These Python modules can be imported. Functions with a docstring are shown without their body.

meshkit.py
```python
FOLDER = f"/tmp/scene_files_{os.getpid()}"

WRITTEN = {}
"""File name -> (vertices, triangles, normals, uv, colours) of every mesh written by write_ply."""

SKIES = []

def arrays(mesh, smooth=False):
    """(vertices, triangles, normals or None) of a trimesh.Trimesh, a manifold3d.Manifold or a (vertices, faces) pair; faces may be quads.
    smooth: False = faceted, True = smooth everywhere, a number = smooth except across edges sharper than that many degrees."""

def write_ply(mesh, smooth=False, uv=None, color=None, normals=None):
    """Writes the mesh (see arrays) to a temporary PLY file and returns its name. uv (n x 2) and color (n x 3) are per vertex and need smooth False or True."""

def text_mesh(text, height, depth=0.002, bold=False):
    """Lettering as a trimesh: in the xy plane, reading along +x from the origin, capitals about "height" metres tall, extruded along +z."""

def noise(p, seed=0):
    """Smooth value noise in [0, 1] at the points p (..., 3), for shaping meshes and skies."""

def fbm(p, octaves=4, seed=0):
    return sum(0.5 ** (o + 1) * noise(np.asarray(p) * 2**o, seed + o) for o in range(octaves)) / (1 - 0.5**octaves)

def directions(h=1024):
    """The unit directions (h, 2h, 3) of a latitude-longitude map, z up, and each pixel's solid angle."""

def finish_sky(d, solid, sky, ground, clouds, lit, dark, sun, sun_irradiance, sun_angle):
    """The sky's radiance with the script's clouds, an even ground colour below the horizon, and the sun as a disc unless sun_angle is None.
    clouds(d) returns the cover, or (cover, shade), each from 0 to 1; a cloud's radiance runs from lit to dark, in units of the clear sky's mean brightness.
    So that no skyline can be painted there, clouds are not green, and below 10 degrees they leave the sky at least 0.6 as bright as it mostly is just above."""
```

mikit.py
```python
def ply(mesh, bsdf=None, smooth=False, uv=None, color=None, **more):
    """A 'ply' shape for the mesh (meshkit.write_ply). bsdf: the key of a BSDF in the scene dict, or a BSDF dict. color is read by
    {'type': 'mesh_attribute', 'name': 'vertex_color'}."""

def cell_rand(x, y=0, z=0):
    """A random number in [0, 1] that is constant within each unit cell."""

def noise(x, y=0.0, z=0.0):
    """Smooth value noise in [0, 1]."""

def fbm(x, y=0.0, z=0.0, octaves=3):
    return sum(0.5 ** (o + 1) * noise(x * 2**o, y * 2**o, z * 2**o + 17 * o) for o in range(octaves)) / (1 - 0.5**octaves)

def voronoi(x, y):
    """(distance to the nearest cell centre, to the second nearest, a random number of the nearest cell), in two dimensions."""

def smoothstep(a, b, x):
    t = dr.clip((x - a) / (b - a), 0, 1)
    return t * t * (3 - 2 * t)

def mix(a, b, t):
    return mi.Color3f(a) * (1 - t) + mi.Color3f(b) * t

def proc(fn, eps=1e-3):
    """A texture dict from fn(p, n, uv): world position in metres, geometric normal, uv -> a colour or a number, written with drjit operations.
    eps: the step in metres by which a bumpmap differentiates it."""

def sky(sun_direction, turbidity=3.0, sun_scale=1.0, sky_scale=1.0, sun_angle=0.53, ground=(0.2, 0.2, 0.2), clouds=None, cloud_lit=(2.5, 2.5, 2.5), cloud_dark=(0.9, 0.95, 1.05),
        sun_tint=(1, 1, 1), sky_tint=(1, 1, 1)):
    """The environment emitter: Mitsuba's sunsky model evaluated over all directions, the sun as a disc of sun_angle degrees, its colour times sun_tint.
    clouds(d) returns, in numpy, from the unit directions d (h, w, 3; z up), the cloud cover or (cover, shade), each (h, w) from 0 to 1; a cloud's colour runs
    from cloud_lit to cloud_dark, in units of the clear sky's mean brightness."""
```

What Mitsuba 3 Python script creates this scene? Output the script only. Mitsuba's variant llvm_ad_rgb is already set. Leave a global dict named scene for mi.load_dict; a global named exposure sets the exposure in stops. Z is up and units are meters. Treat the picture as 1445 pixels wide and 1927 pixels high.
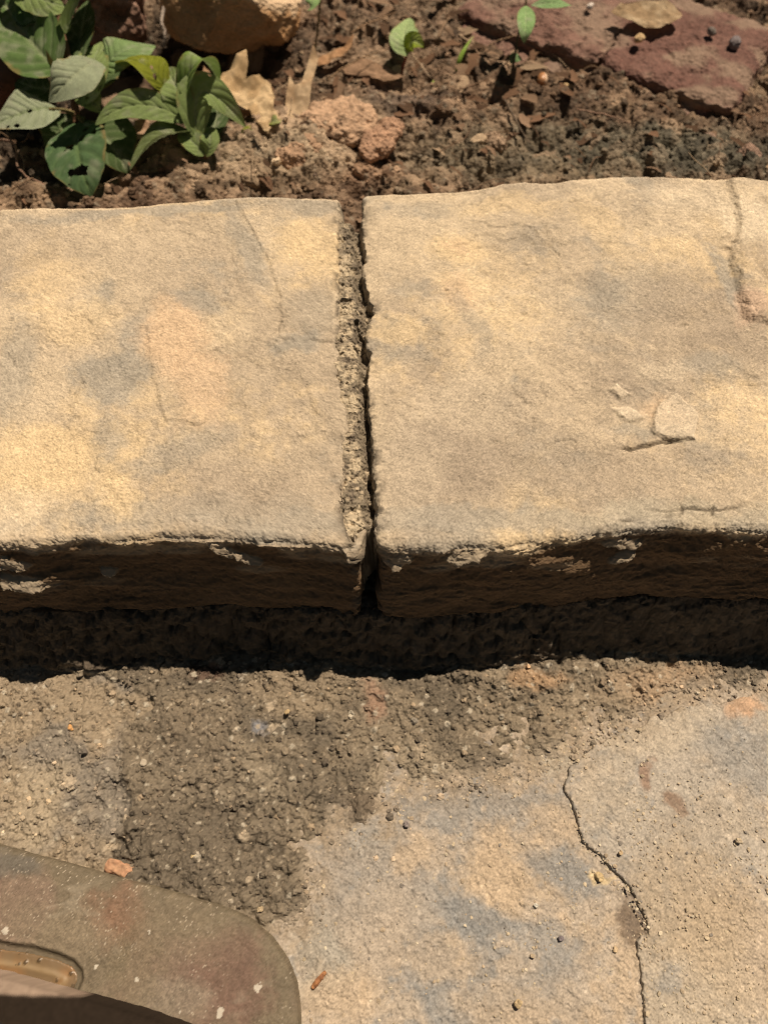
import math
import numpy as np, trimesh, mitsuba as mi, mikit, meshkit
import shapely
from shapely.geometry import Polygon, LineString
from scipy.spatial import cKDTree, Delaunay

# ---------------------------------------------------------------- camera, sky, exposure
T = mi.ScalarTransform4f
scene, labels = {}, {}
PITCH = math.radians(62)
scene['camera'] = {'type': 'thinlens', 'fov': 2 * math.degrees(math.atan(722.5 / 1417)), 'fov_axis': 'x',
                   'to_world': T().look_at(origin=[0, 0, 0.42], target=[0, math.cos(PITCH), 0.42 - math.sin(PITCH)], up=[0, math.sin(PITCH), math.cos(PITCH)]),
                   'aperture_radius': 0.0023, 'focus_distance': 0.49, 'near_clip': 0.01, 'far_clip': 200.0}
SUN = (0.30, 0.39, 1.0)
scene['sky'] = mikit.sky(SUN, turbidity=3, sky_scale=0.26, sun_tint=(1.0, 0.975, 0.94), sky_tint=(1.0, 0.80, 0.52), ground=(0.10, 0.085, 0.06))
exposure = 1.95

# ---------------------------------------------------------------- helpers
def fb(p, s, octaves=4, seed=0):
    """fractal noise in [-1, 1], feature size s metres"""
    p = np.asarray(p, float)
    if p.shape[-1] == 2:
        p = np.concatenate([p, np.zeros(p.shape[:-1] + (1,))], -1)
    return (meshkit.fbm(p / s + 31.7, octaves, seed) - 0.5) * 3.3

def sm(a, b, x):
    t = np.clip((x - a) / (b - a), 0, 1)
    return t * t * (3 - 2 * t)

def lerp(a, b, t): return a + (b - a) * t

def ridged(p, s, seed): return 1 - np.abs(fb(p, s, 3, seed)) * 2.2

def cells(p, s, seed, rmin=0.55, rmax=1.0):
    """crumb relief: height in [0, 1] of domes of various sizes about s metres across, and a random number per crumb"""
    q = np.asarray(p)[..., :2].reshape(-1, 2)
    lo, hi = np.floor(q.min(0) / s) - 2, np.floor(q.max(0) / s) + 3
    g = np.stack(np.meshgrid(np.arange(lo[0], hi[0]), np.arange(lo[1], hi[1]), indexing='ij'), -1).reshape(-1, 2)
    def hashed(k):
        x = (g[:, 0].astype(np.int64) * 374761393 + g[:, 1].astype(np.int64) * 668265263 + (seed * 7 + k) * 144665) & 0xFFFFFFFF
        x = ((x ^ (x >> 13)) * 1274126177) & 0xFFFFFFFF
        x = ((x ^ (x >> 15)) * 2246822519) & 0xFFFFFFFF
        return ((x ^ (x >> 16)) & 0xFFFFFF) / 16777215.0
    c = (g + np.stack([hashed(1), hashed(2)], -1)) * s
    rad = s * (rmin + (rmax - rmin) * hashed(3)); rnd = hashed(4)
    d, k = cKDTree(c).query(q, k=3)
    h = np.sqrt(np.maximum(0, 1 - (d / rad[k]) ** 2)) * (rad[k] / (s * rmax))
    b = h.argmax(1); i = np.arange(len(q))
    shp = np.asarray(p).shape[:-1]
    return h[i, b].reshape(shp), rnd[k[i, b]].reshape(shp)

def polydist(p, line):
    """distance to a polyline in the xy plane"""
    q = np.asarray(p)[..., :2]; best = np.full(q.shape[:-1], 9.0)
    for a, b in zip(line[:-1], line[1:]):
        a, b = np.array(a), np.array(b); ab = b - a
        t = np.clip(((q - a) @ ab) / (ab @ ab), 0, 1)
        best = np.minimum(best, np.linalg.norm(q - a - t[..., None] * ab, axis=-1))
    return best

def sdf(p, outline):
    """signed distance to a polygon, positive inside"""
    q = np.asarray(p)[..., :2]; g = Polygon(outline)
    inside = shapely.contains_xy(g, q[..., 0], q[..., 1])
    d = polydist(q, list(outline) + [outline[0]])
    return np.where(inside, d, -d)

def warp(p, a, s, seed):
    q = np.asarray(p)[..., :2]
    return q + a * np.stack([fb(q, s, 3, seed), fb(q, s, 3, seed + 50)], -1)

def grid_faces(nu, nv, keep=None):
    i = np.arange(nu * nv).reshape(nu, nv)
    a, b, c, d = i[:-1, :-1].ravel(), i[1:, :-1].ravel(), i[1:, 1:].ravel(), i[:-1, 1:].ravel()
    if keep is not None:
        k = (keep[:-1, :-1] | keep[1:, :-1] | keep[1:, 1:] | keep[:-1, 1:]).ravel()
        a, b, c, d = a[k], b[k], c[k], d[k]
    return np.vstack([np.stack([a, b, c], 1), np.stack([a, c, d], 1)])

def compact(v, f, c):
    used = np.unique(f); m = np.full(len(v), -1); m[used] = np.arange(len(used))
    return v[used], m[f], c[used]

def put(key, v, f, bsdf, color=None, smooth=True, label=None, cat=None, group=None, kind=None):
    v = np.asarray(v, float).reshape(-1, 3); f = np.asarray(f, int)
    m = trimesh.Trimesh(v, f, process=False)
    col = None if color is None else np.clip(np.asarray(color).reshape(-1, 3), 0.004, 0.9)
    scene[key] = mikit.ply(m, bsdf, smooth=smooth, color=col)
    tag(key, label, cat, group, kind)
    return key

def tag(key, label=None, cat=None, group=None, kind=None):
    d = {k: x for k, x in (('label', label), ('category', cat), ('group', group), ('kind', kind)) if x}
    if d: labels[key] = d

def num(name):
    if not any(k == name or k.startswith(name + '__') for k in scene): return name
    n = 1
    while any(k == f'{name}_{n:03d}' or k.startswith(f'{name}_{n:03d}__') for k in scene): n += 1
    return f'{name}_{n:03d}'

def normals_of(g):
    du = np.gradient(g, axis=0); dv = np.gradient(g, axis=1)
    n = np.cross(du, dv); return n / np.maximum(np.linalg.norm(n, axis=-1, keepdims=True), 1e-12)

C = np.array
def speck(p, seed):
    """one value per vertex: single grains of sand"""
    return np.clip(np.random.default_rng(seed + 9000).normal(0, 1, np.asarray(p).shape[:-1]), -2, 2.5)
def blots(q, col, items, seed=0, a=0.010, s=0.03):
    """patches of colour, stains and painted shade: (centre, radius along x, radius along y, turn in degrees, colour, strength)"""
    w = warp(q, a, s, seed)
    w = w + 0.0025 * np.stack([fb(q[..., :2], 0.004, 2, seed + 9), fb(q[..., :2], 0.004, 2, seed + 19)], -1)
    dith = .16 * fb(q[..., :2], .0075, 3, seed + 29) + .10 * fb(q[..., :2], .0020, 2, seed + 39)
    for (c, rx, ry, rot, colr, k) in items:
        t = math.radians(rot); d = w - C(c)
        x = d[..., 0] * math.cos(t) + d[..., 1] * math.sin(t); y = -d[..., 0] * math.sin(t) + d[..., 1] * math.cos(t)
        e = 1 - sm(0.45, 1.15, np.sqrt((x / rx) ** 2 + (y / ry) ** 2) + dith)
        col = lerp(col, C(colr), (k * e)[..., None])
    return col

# ---------------------------------------------------------------- materials
VC = {'type': 'mesh_attribute', 'name': 'vertex_color'}
scene['rough_stone'] = {'type': 'twosided', 'bsdf': {'type': 'principled', 'base_color': VC, 'roughness': 0.88, 'specular': 0.22}}
scene['earth'] = {'type': 'twosided', 'bsdf': {'type': 'principled', 'base_color': VC, 'roughness': 0.8, 'specular': 0.3}}
def grain(a, b, f1, f2):
    return lambda p, n, uv: a * mikit.noise(p.x * f1, p.y * f1, p.z * f1) + b * mikit.noise(p.x * f2 + 7.3, p.y * f2, p.z * f2)
def bumped(key, a, b, f1, f2, eps):
    scene[key] = {'type': 'twosided', 'bsdf': {'type': 'bumpmap', 'arbitrary': mikit.proc(grain(a, b, f1, f2), eps), 'scale': 1.0, 'bsdf': scene[key]['bsdf']}}
scene['sandstone'] = dict(scene['rough_stone'])
bumped('sandstone', .00055, .00048, 820.0, 410.0, .0002)
bumped('rough_stone', .00085, .0008, 760.0, 380.0, .0002)
bumped('earth', .0009, .0016, 760.0, 340.0, .0002)
scene['worn_paver'] = {'type': 'twosided', 'bsdf': {'type': 'principled', 'base_color': VC, 'roughness': 0.75, 'specular': 0.3}}
bumped('worn_paver', .0003, .0003, 900.0, 420.0, .0002)
scene['damp_clay'] = {'type': 'twosided', 'bsdf': {'type': 'principled', 'base_color': VC, 'roughness': 0.42, 'specular': 0.5}}
scene['woven'] = {'type': 'twosided', 'bsdf': {'type': 'principled', 'base_color': VC, 'roughness': 0.95, 'specular': 0.1, 'sheen': 0.3}}
scene['leaf_green'] = {'type': 'principledthin', 'base_color': VC, 'roughness': 0.32, 'diff_trans': 0.6, 'spec_trans': 0.0, 'eta': 1.4}
scene['leaf_dry'] = {'type': 'principledthin', 'base_color': VC, 'roughness': 0.75, 'diff_trans': 0.45, 'spec_trans': 0.0, 'eta': 1.3}
scene['ground_dirt'] = {'type': 'twosided', 'bsdf': {'type': 'principled', 'roughness': 0.9, 'specular': 0.2, 'base_color': mikit.proc(
    lambda p, n, uv: mikit.mix((0.085, 0.058, 0.040), (0.23, 0.165, 0.115), mikit.smoothstep(.25, .75, mikit.fbm(p.x * 45, p.y * 45, 0.0, 5))))}}
scene['loose_dirt'] = {'type': 'twosided', 'bsdf': {'type': 'bumpmap', 'scale': 1.0, 'bsdf': dict(scene['ground_dirt']['bsdf']), 'arbitrary': mikit.proc(lambda p, n, uv: .016 * mikit.fbm(p.x * 90, p.y * 90, p.z * 90, 4), .001)}}

# ---------------------------------------------------------------- the ground far around (below bed and paving)
v = C([[-60, -60, -0.22], [60, -60, -0.22], [60, 60, -0.22], [-60, 60, -0.22]], float)
put('ground', v, [[0, 1, 2], [0, 2, 3]], 'ground_dirt', smooth=False, kind='structure', label='bare brown earth around the garden')

# ---------------------------------------------------------------- the wall's cap stones
BACK_L = [(-0.4187, 0.4962), (-0.3086, 0.4993), (-0.2661, 0.5005), (-0.2237, 0.5024), (-0.1812, 0.5049), (-0.1516, 0.5086), (-0.1176, 0.5124), (-0.0745, 0.5136), (-0.0377, 0.5111)]
BACK_R = [(-0.0149, 0.5142), (0.0336, 0.5199), (0.0992, 0.5263), (0.1565, 0.5315), (0.2013, 0.5380), (0.2323, 0.5393), (0.2671, 0.5373), (0.3166, 0.5328), (0.4273, 0.5295)]
FRONT_L = [(-0.3227, 0.2016), (-0.2373, 0.2016), (-0.2111, 0.2016), (-0.1853, 0.2045), (-0.1558, 0.2052), (-0.1198, 0.2074), (-0.1000, 0.2082), (-0.0734, 0.2059), (-0.0403, 0.2037), (-0.0222, 0.2008), (-0.0106, 0.1987)]
FRONT_R = [(-0.0107, 0.2001), (0.0008, 0.2001), (0.0254, 0.1994), (0.0485, 0.2016), (0.0714, 0.2012), (0.0914, 0.2037), (0.1179, 0.2056), (0.1417, 0.2104), (0.1753, 0.2133), (0.2083, 0.2122), (0.2394, 0.2104), (0.3232, 0.2082)]
JOINT_L = [(-0.0382, 0.5124), (-0.0386, 0.4829), (-0.0375, 0.4622), (-0.0348, 0.4256), (-0.0346, 0.4041), (-0.0336, 0.3833), (-0.0318, 0.3584), (-0.0331, 0.3392), (-0.0301, 0.3116), (-0.0262, 0.3004), (-0.0259, 0.2895), (-0.0260, 0.2643), (-0.0249, 0.2461), (-0.0255, 0.2304), (-0.0277, 0.2227), (-0.0224, 0.2096), (-0.0192, 0.1987), (-0.0177, 0.1879)]
JOINT_R = [(-0.0140, 0.5149), (-0.0162, 0.4829), (-0.0151, 0.4622), (-0.0136, 0.4366), (-0.0130, 0.4148), (-0.0077, 0.3962), (-0.0064, 0.3874), (-0.0099, 0.3773), (-0.0101, 0.3584), (-0.0078, 0.3526), (-0.0099, 0.3392), (-0.0105, 0.3252), (-0.0089, 0.3071), (-0.0066, 0.2895), (-0.0051, 0.2684), (-0.0053, 0.2480), (-0.0022, 0.2323), (-0.0008, 0.2096), (0.0005, 0.1950), (0.0005, 0.1844)]
BLOCKS = {  # raised flakes, scoops and cracks of the stone: outline or line, height, edge width
    'L': [[(-0.1902, 0.2684), (-0.1713, 0.2705), (-0.1679, 0.2561), (-0.1800, 0.2500), (-0.1897, 0.2561)], [(-0.1793, 0.2461), (-0.1625, 0.2480), (-0.1440, 0.2152), (-0.1571, 0.2133)], [(-0.1744, 0.3783), (-0.1560, 0.3947), (-0.1254, 0.3833), (-0.1058, 0.3608), (-0.1108, 0.3161), (-0.1207, 0.2895), (-0.1478, 0.2917), (-0.1641, 0.3345)], [(-0.1217, 0.5099), (-0.1060, 0.4769), (-0.0912, 0.4479), (-0.0781, 0.4041), (-0.0766, 0.3633), (-0.0346, 0.3633), (-0.0373, 0.5124)]],
    'R': [[(0.1526, 0.3183), (0.1616, 0.3252), (0.1702, 0.3138), (0.1630, 0.3093)], [(0.1547, 0.3026), (0.1659, 0.3049), (0.1761, 0.2961), (0.1727, 0.2904), (0.1600, 0.2895)], [(0.1804, 0.2939), (0.1881, 0.3071), (0.2010, 0.3183), (0.2136, 0.2982), (0.2076, 0.2768), (0.1913, 0.2746), (0.1765, 0.2810)],
          [(0.2794, 0.5328), (0.3336, 0.5393), (0.2971, 0.3633), (0.2634, 0.3833), (0.2655, 0.4479), (0.2794, 0.4829)]]}
CRACKS = {
    'L': [([(-0.1973, 0.3392), (-0.1812, 0.3322), (-0.1637, 0.3392)], .0006, .0012), ([(-0.1371, 0.2643), (-0.1248, 0.2789), (-0.1086, 0.2939), (-0.1027, 0.3071)], .0006, .002), ([(-0.1076, 0.4710), (-0.0985, 0.4366), (-0.0841, 0.4041), (-0.0780, 0.3732)], .0012, .006), ([(-0.2126, 0.4041), (-0.2022, 0.3783), (-0.2026, 0.3584)], .0006, .003), ([(-0.2737, 0.3535), (-0.2591, 0.3392), (-0.2501, 0.3161)], .0008, .003), ([(-0.0733, 0.3026), (-0.0517, 0.3049), (-0.0338, 0.3116)], .0005, .0012), ([(-0.0901, 0.2266), (-0.0836, 0.2096)], .001, .0015)],
    'R': [([(0.1501, 0.2701), (0.1624, 0.2701), (0.1735, 0.2734), (0.1844, 0.2755), (0.2004, 0.2759)], .0026, .0014), ([(0.2526, 0.4859), (0.2601, 0.4710), (0.2668, 0.4536), (0.2616, 0.4202), (0.2598, 0.3936), (0.2638, 0.3683), (0.2762, 0.3560)], .0028, .0075), ([(0.2174, 0.4422), (0.2298, 0.4322), (0.2428, 0.4366)], .0008, .0012), ([(0.1884, 0.4950), (0.1823, 0.4593)], .0008, .003), ([(0.2804, 0.4593), (0.2842, 0.4311), (0.2897, 0.4121)], .0012, .003), ([(0.1096, 0.3608), (0.1290, 0.3633), (0.1465, 0.3511)], .0005, .002), ([(0.1608, 0.2266), (0.1736, 0.2227), (0.1945, 0.2266), (0.2108, 0.2239), (0.2353, 0.2285)], .0012, .0010), ([(0.1424, 0.2152), (0.1628, 0.2178), (0.1899, 0.2201)], .0012, .0012), ([(0.1885, 0.2304), (0.1887, 0.2227), (0.1843, 0.2171)], .0012, .0010), ([(0.2100, 0.2285), (0.2064, 0.2190)], .0012, .0010)]}
TAN, OCHRE, ORANGE, GREY, PALE, PINK = (.46, .385, .285), (.58, .455, .285), (.52, .385, .26), (.275, .255, .22), (.55, .475, .365), (.305, .255, .20)
STAINS = {
    'L': [((-0.2717, 0.4479), .07, .05, 0, PINK, .5), ((-0.1500, 0.3633), .030, .045, 20, ORANGE, .8), ((-0.1265, 0.3252), .022, .040, 10, ORANGE, .6), ((-0.1883, 0.3298), .030, .024, 0, GREY, .85), ((-0.1805, 0.3633), .012, .03, 0, GREY, .6),
          ((-0.1388, 0.3988), .030, .014, -20, GREY, .7), ((-0.1040, 0.4536), .012, .05, 25, GREY, .7), ((-0.0618, 0.3584), .020, .013, 0, GREY, .8), ((-0.0517, 0.3885), .02, .03, 0, GREY, .4), ((-0.1874, 0.2726), .016, .03, 0, GREY, .7), ((-0.2305, 0.2602), .05, .035, 0, OCHRE, .8), ((-0.2328, 0.2247), .03, .02, 0, PALE, .5),
          ((-0.1376, 0.2684), .05, .014, 30, GREY, .5), ((-0.0696, 0.2480), .05, .03, 0, PINK, .35), ((-0.1317, 0.2227), .10, .015, 5, GREY, .5), ((-0.0607, 0.2133), .06, .012, 0, GREY, .6), ((-0.0593, 0.4651), .035, .03, 0, OCHRE, .7), ((-0.1926, 0.4950), .12, .009, 4, GREY, .7), ((-0.0565, 0.4981), .03, .010, 0, GREY, .6),
          ((-0.2107, 0.4041), .010, .03, 10, GREY, .7), ((-0.2617, 0.3345), .02, .05, 0, GREY, .6), ((-0.2225, 0.3833), .035, .03, 0, OCHRE, .5), ((-0.1089, 0.3732), .02, .03, 0, TAN, .6), ((-0.1101, 0.2401), .06, .02, 0, PINK, .4), ((-0.2507, 0.4256), .04, .02, 20, OCHRE, .4), ((-0.1708, 0.2362), .01, .03, 40, OCHRE, .6)],
    'R': [((0.0566, 0.4536), .03, .02, 0, OCHRE, .7), ((0.0546, 0.4094), .018, .022, 0, ORANGE, .6), ((0.0547, 0.4565), .012, .010, 0, ORANGE, .5), ((0.0106, 0.3732), .025, .016, 0, OCHRE, .6), ((0.0189, 0.4094), .013, .012, 0, GREY, .5), ((0.0612, 0.3833), .012, .04, 20, GREY, .45), ((0.1889, 0.4041), .06, .03, 20, GREY, .45), ((0.1493, 0.3439), .05, .05, 0, PINK, .5),
          ((0.2245, 0.3833), .05, .06, 0, PINK, .6), ((0.2587, 0.4256), .008, .04, 5, GREY, .8), ((0.2735, 0.3936), .018, .022, 0, (.46, .34, .255), .8), ((0.2886, 0.4769), .03, .03, 0, PALE, .8), ((0.1938, 0.2982), .022, .018, 0, (.47, .36, .25), .7), ((0.1646, 0.2961), .016, .012, 0, PALE, .5), ((0.1659, 0.2810), .025, .008, 0, GREY, .6), ((0.2310, 0.3392), .022, .016, 0, GREY, .6), ((0.1126, 0.2480), .09, .03, 0, PINK, .45), ((0.1807, 0.2441), .08, .03, 0, PINK, .5),
          ((0.0592, 0.2171), .12, .012, 0, GREY, .7), ((0.1934, 0.2209), .10, .010, 0, (.36, .32, .25), .8), ((0.1314, 0.4593), .07, .05, 0, PINK, .35), ((0.0332, 0.5012), .06, .012, 0, GREY, .4), ((0.0973, 0.5012), .05, .015, 0, OCHRE, .5), ((0.2611, 0.5074), .06, .02, 0, PALE, .4), ((0.1710, 0.4769), .02, .05, 20, OCHRE, .4), ((0.1973, 0.3392), .03, .01, -20, PALE, .4), ((0.0572, 0.3071), .05, .03, 0, PALE, .3), ((0.0095, 0.2480), .03, .06, 0, PALE, .25)]}

CHIPS = {'L': [(-.240, -.018, .016, .0055, .0050, -.25), (-.236, -.034, .020, .0055, .0062, -.2), (-.178, -.030, .007, .0035, .0050, -.1), (-.100, -.012, .013, .0045, .0046, -.5), (-.086, -.018, .010, .0036, .0052, -.35), (-.014, -.010, .012, .006, .0050, -.4)],
         'R': [(.008, -.012, .010, .006, .0050, .3), (.050, -.010, .018, .0040, .0045, .25), (.150, -.012, .016, .0045, .0048, -.2), (.153, -.024, .010, .0040, .0056, .45)]}
def cap(side, key, label):
    back, front, joint = (BACK_L, FRONT_L, JOINT_L) if side == 'L' else (BACK_R, FRONT_R, JOINT_R)
    sgn = -1 if side == 'L' else 1
    jl = C(joint)[::-1]; jy, jx = jl[:, 1], jl[:, 0]
    far = 1.25
    # columns: s is the distance from the joint end
    s = np.concatenate([np.linspace(far, .345, 170, endpoint=False), np.linspace(.345, .0, 450)])
    # the profile round the stone: back face, back edge, top, front edge, front face, underside
    t_back, t_top, t_face = np.linspace(0, 1, 16), np.linspace(0, 1, 405), np.linspace(0, 1, 112)
    xs = s * sgn
    X = (0.0 if side == 'L' else .0) + xs
    yb = np.interp(X - .02 * (side == 'L'), *C(back).T); yf = np.interp(X - .01 * (side == 'L'), *C(front).T)
    zb = -0.069 + 0.006 * sm(.15, .35, X) - .003 * sm(-.1, -.3, X)
    rows_y, rows_z, part = [], [], []
    rb, rf = .007, .0035
    for t in t_back: rows_y.append(yb + .002 + .006 * (1 - t)); rows_z.append(zb * (1 - t) - rb * t); part.append(0)
    for a in np.linspace(0, math.pi / 2, 9)[1:-1]: rows_y.append(yb + .002 - rb + rb * math.cos(a)); rows_z.append(0 * X - rb + rb * math.sin(a)); part.append(1)
    for t in t_top: rows_y.append(lerp(yb + .002 - rb, yf + rf, t)); rows_z.append(0 * X); part.append(2)
    for a in np.linspace(0, math.pi / 2, 8)[1:-1]: rows_y.append(yf + rf - rf * math.sin(a)); rows_z.append(-rf + rf * math.cos(a) + 0 * X); part.append(3)
    for t in t_face: rows_y.append(yf - .0195 * t); rows_z.append(lerp(-rf, zb, t)); part.append(4)
    for t in np.linspace(0, 1, 9)[1:]: rows_y.append(yf - .0195 + .10 * t); rows_z.append(zb - .004 * math.sin(t * 1.5)); part.append(5)
    Y, Z = np.array(rows_y).T, np.array(rows_z).T
    part = C(part)
    # the end at the joint follows its broken line
    xe = np.interp(Y, jy, jx) + .0020 * fb(np.stack([Y, Z * 2, 0 * Y], -1), .005, 5, 3 if side == 'L' else 4)
    xe = xe - sgn * .0 
    XX = xe + xs[:, None]
    G = np.stack([XX, Y, Z], -1)
    # end face: the last profile closes towards its middle
    ends = []
    last = G[-1]; mid = C([0, last[:, 1].mean(), -0.036])
    for k, e in ((.996, .0006), (.990, .0010), (.98, .0013), (.965, .0016), (.945, .0018), (.92, .002), (.88, .002), (.82, .002), (.72, .002), (.5, .002), (.2, .002), (.0, .002)):
        q = last.copy()
        edge = .012 * (1 - k) / .08 if k > .92 else None
        d = last[:, 1:] - mid[1:]
        ln = np.linalg.norm(d, axis=1, keepdims=True)
        sh = np.minimum((1 - k) * .12, ln) if k > .5 else ln * (1 - k) 
        q[:, 1:] = mid[1:] + d * np.maximum(0, 1 - sh / ln)
        if k > .7:   # drop straight down from the top, straight in from the faces
            q[:, 1] = np.where(part == 2, last[:, 1], q[:, 1]); q[:, 2] = np.where(part == 2, last[:, 2] - (1 - k) * .09, q[:, 2])
        q[:, 0] = last[:, 0] - sgn * e
        ends.append(q)
    G = np.concatenate([G, C(ends)], 0)
    N = normals_of(G); 
    if N[100, 200, 2] < 0: N = -N
    nu, nv = G.shape[:2]
    q2 = G[..., :2]
    on_top, on_face = (part == 2) * 1.0, (part == 4) * 1.0
    sd = 11 if side == 'L' else 23
    # relief
    h = .0016 * fb(G, .16, 3, sd) + .0020 * fb(G, .055, 3, sd + 1) * np.where(part == 2, 1, .4)
    tn = fb(G * C([1, 1, 2.5]), .06, 4, sd + 2) * 3.2
    st = tn - np.floor(tn); step = np.floor(tn) + sm(.0, .34, st)
    h += .0010 * step * sm(-.2, .5, fb(G, .09, 2, sd + 3))
    dfront = Y - np.array(yf)[:, None]; dfront = np.concatenate([dfront, np.repeat(dfront[-1:], nu - len(dfront), 0)], 0)
    rough = lerp(.35, 1.35, sm(-.1, .6, fb(G, .05, 3, sd + 4)))
    h += rough * (.00040 * fb(G, .0048, 3, sd + 5) + .00024 * fb(G, .0020, 2, sd + 6)) + .0008 * fb(G, .018, 3, sd + 33)
    edge = np.exp(-np.maximum(dfront, 0) / .010) * (part != 4) + on_face * np.exp(-np.abs(Z[-1] + .0) / .008)
    crumb, rnd = cells(np.stack([G[..., 0], G[..., 1] - 1.0 * G[..., 2]], -1), .0030, sd + 7)
    crumb2, _ = cells(np.stack([G[..., 0], G[..., 1] - 1.0 * G[..., 2]], -1), .0016, sd + 8)
    h += on_face * (.0007 * crumb2 + .0006 * crumb) + edge * (.0015 * crumb * sm(-.3, .5, fb(G, .012, 2, sd + 9)) + .0011 * crumb2 + .0010 * fb(G, .010, 3, sd + 10))
    h += on_face * (.0026 * fb(G * C([.6, 1, 1]), .05, 4, sd + 12) + .0012 * fb(G * C([.5, 1, 1.4]), .012, 3, sd + 13))
    for (cx, cz, a, b, A, rot) in CHIPS[side]:      # broken shelves on the front that catch the sun
        dx, dz = G[..., 0] - cx, G[..., 2] - cz; dx2, dz2 = dx * math.cos(rot) + dz * math.sin(rot), dz * math.cos(rot) - dx * math.sin(rot)
        e = np.sqrt((dx2 / a) ** 2 + (dz2 / b) ** 2) + .28 * fb(G, .005, 3, sd + 34); m = sm(1.0, .75, e) * on_face
        h += A * np.clip((b - dz2) / (2 * b), 0, 1) * m
    pit, patch = np.zeros_like(h), np.zeros_like(h)
    for ib, b in enumerate(BLOCKS[side]):
        d = sdf(warp(G, .0015, .008, sd), b); ew = 2.0 if (side == 'R' and ib == 3) else 1.0; m = sm(-.0003 * ew, .0026 * ew, d + .0006 * fb(G, .004, 2, sd + 42))
        h += ((.0010, .0008, .0011, .0012) if side == 'L' else (.0022, .0025, .0030, .0036))[ib] * m * on_top
        if side == 'R' and ib < 3: patch = np.maximum(patch, m)
    for (line, dep, wid) in CRACKS[side]:
        d = polydist(warp(G, .002, .009, sd + 30), line); m = np.exp(-(d / (wid * (1 + .5 * fb(G, .006, 2, sd + 31)))) ** 2)
        a, b = C(line[0]), C(line[-1]); along = ((q2 - a) @ (b - a)) / ((b - a) @ (b - a)); m = m * sm(.0, .22, along) * sm(1.0, .78, along) * sm(-.75, .1, fb(G, .012, 3, sd + 32) + (dep > .002) * .5)
        h -= dep * m * on_top; pit = np.maximum(pit, m * (dep > .001) * (wid < .0025))
    # small pocks
    r = np.random.default_rng(sd); 
    for _ in range(16):
        c = (sgn * r.uniform(.01, .33) , r.uniform(.21, .52)); rr = r.uniform(.0006, .0016)
        m = np.exp(-(((G[..., 0] - c[0]) ** 2 + (G[..., 1] - c[1]) ** 2) / rr ** 2)); h -= m * rr * .9 * on_top; pit = np.maximum(pit, .4 * m)
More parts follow.
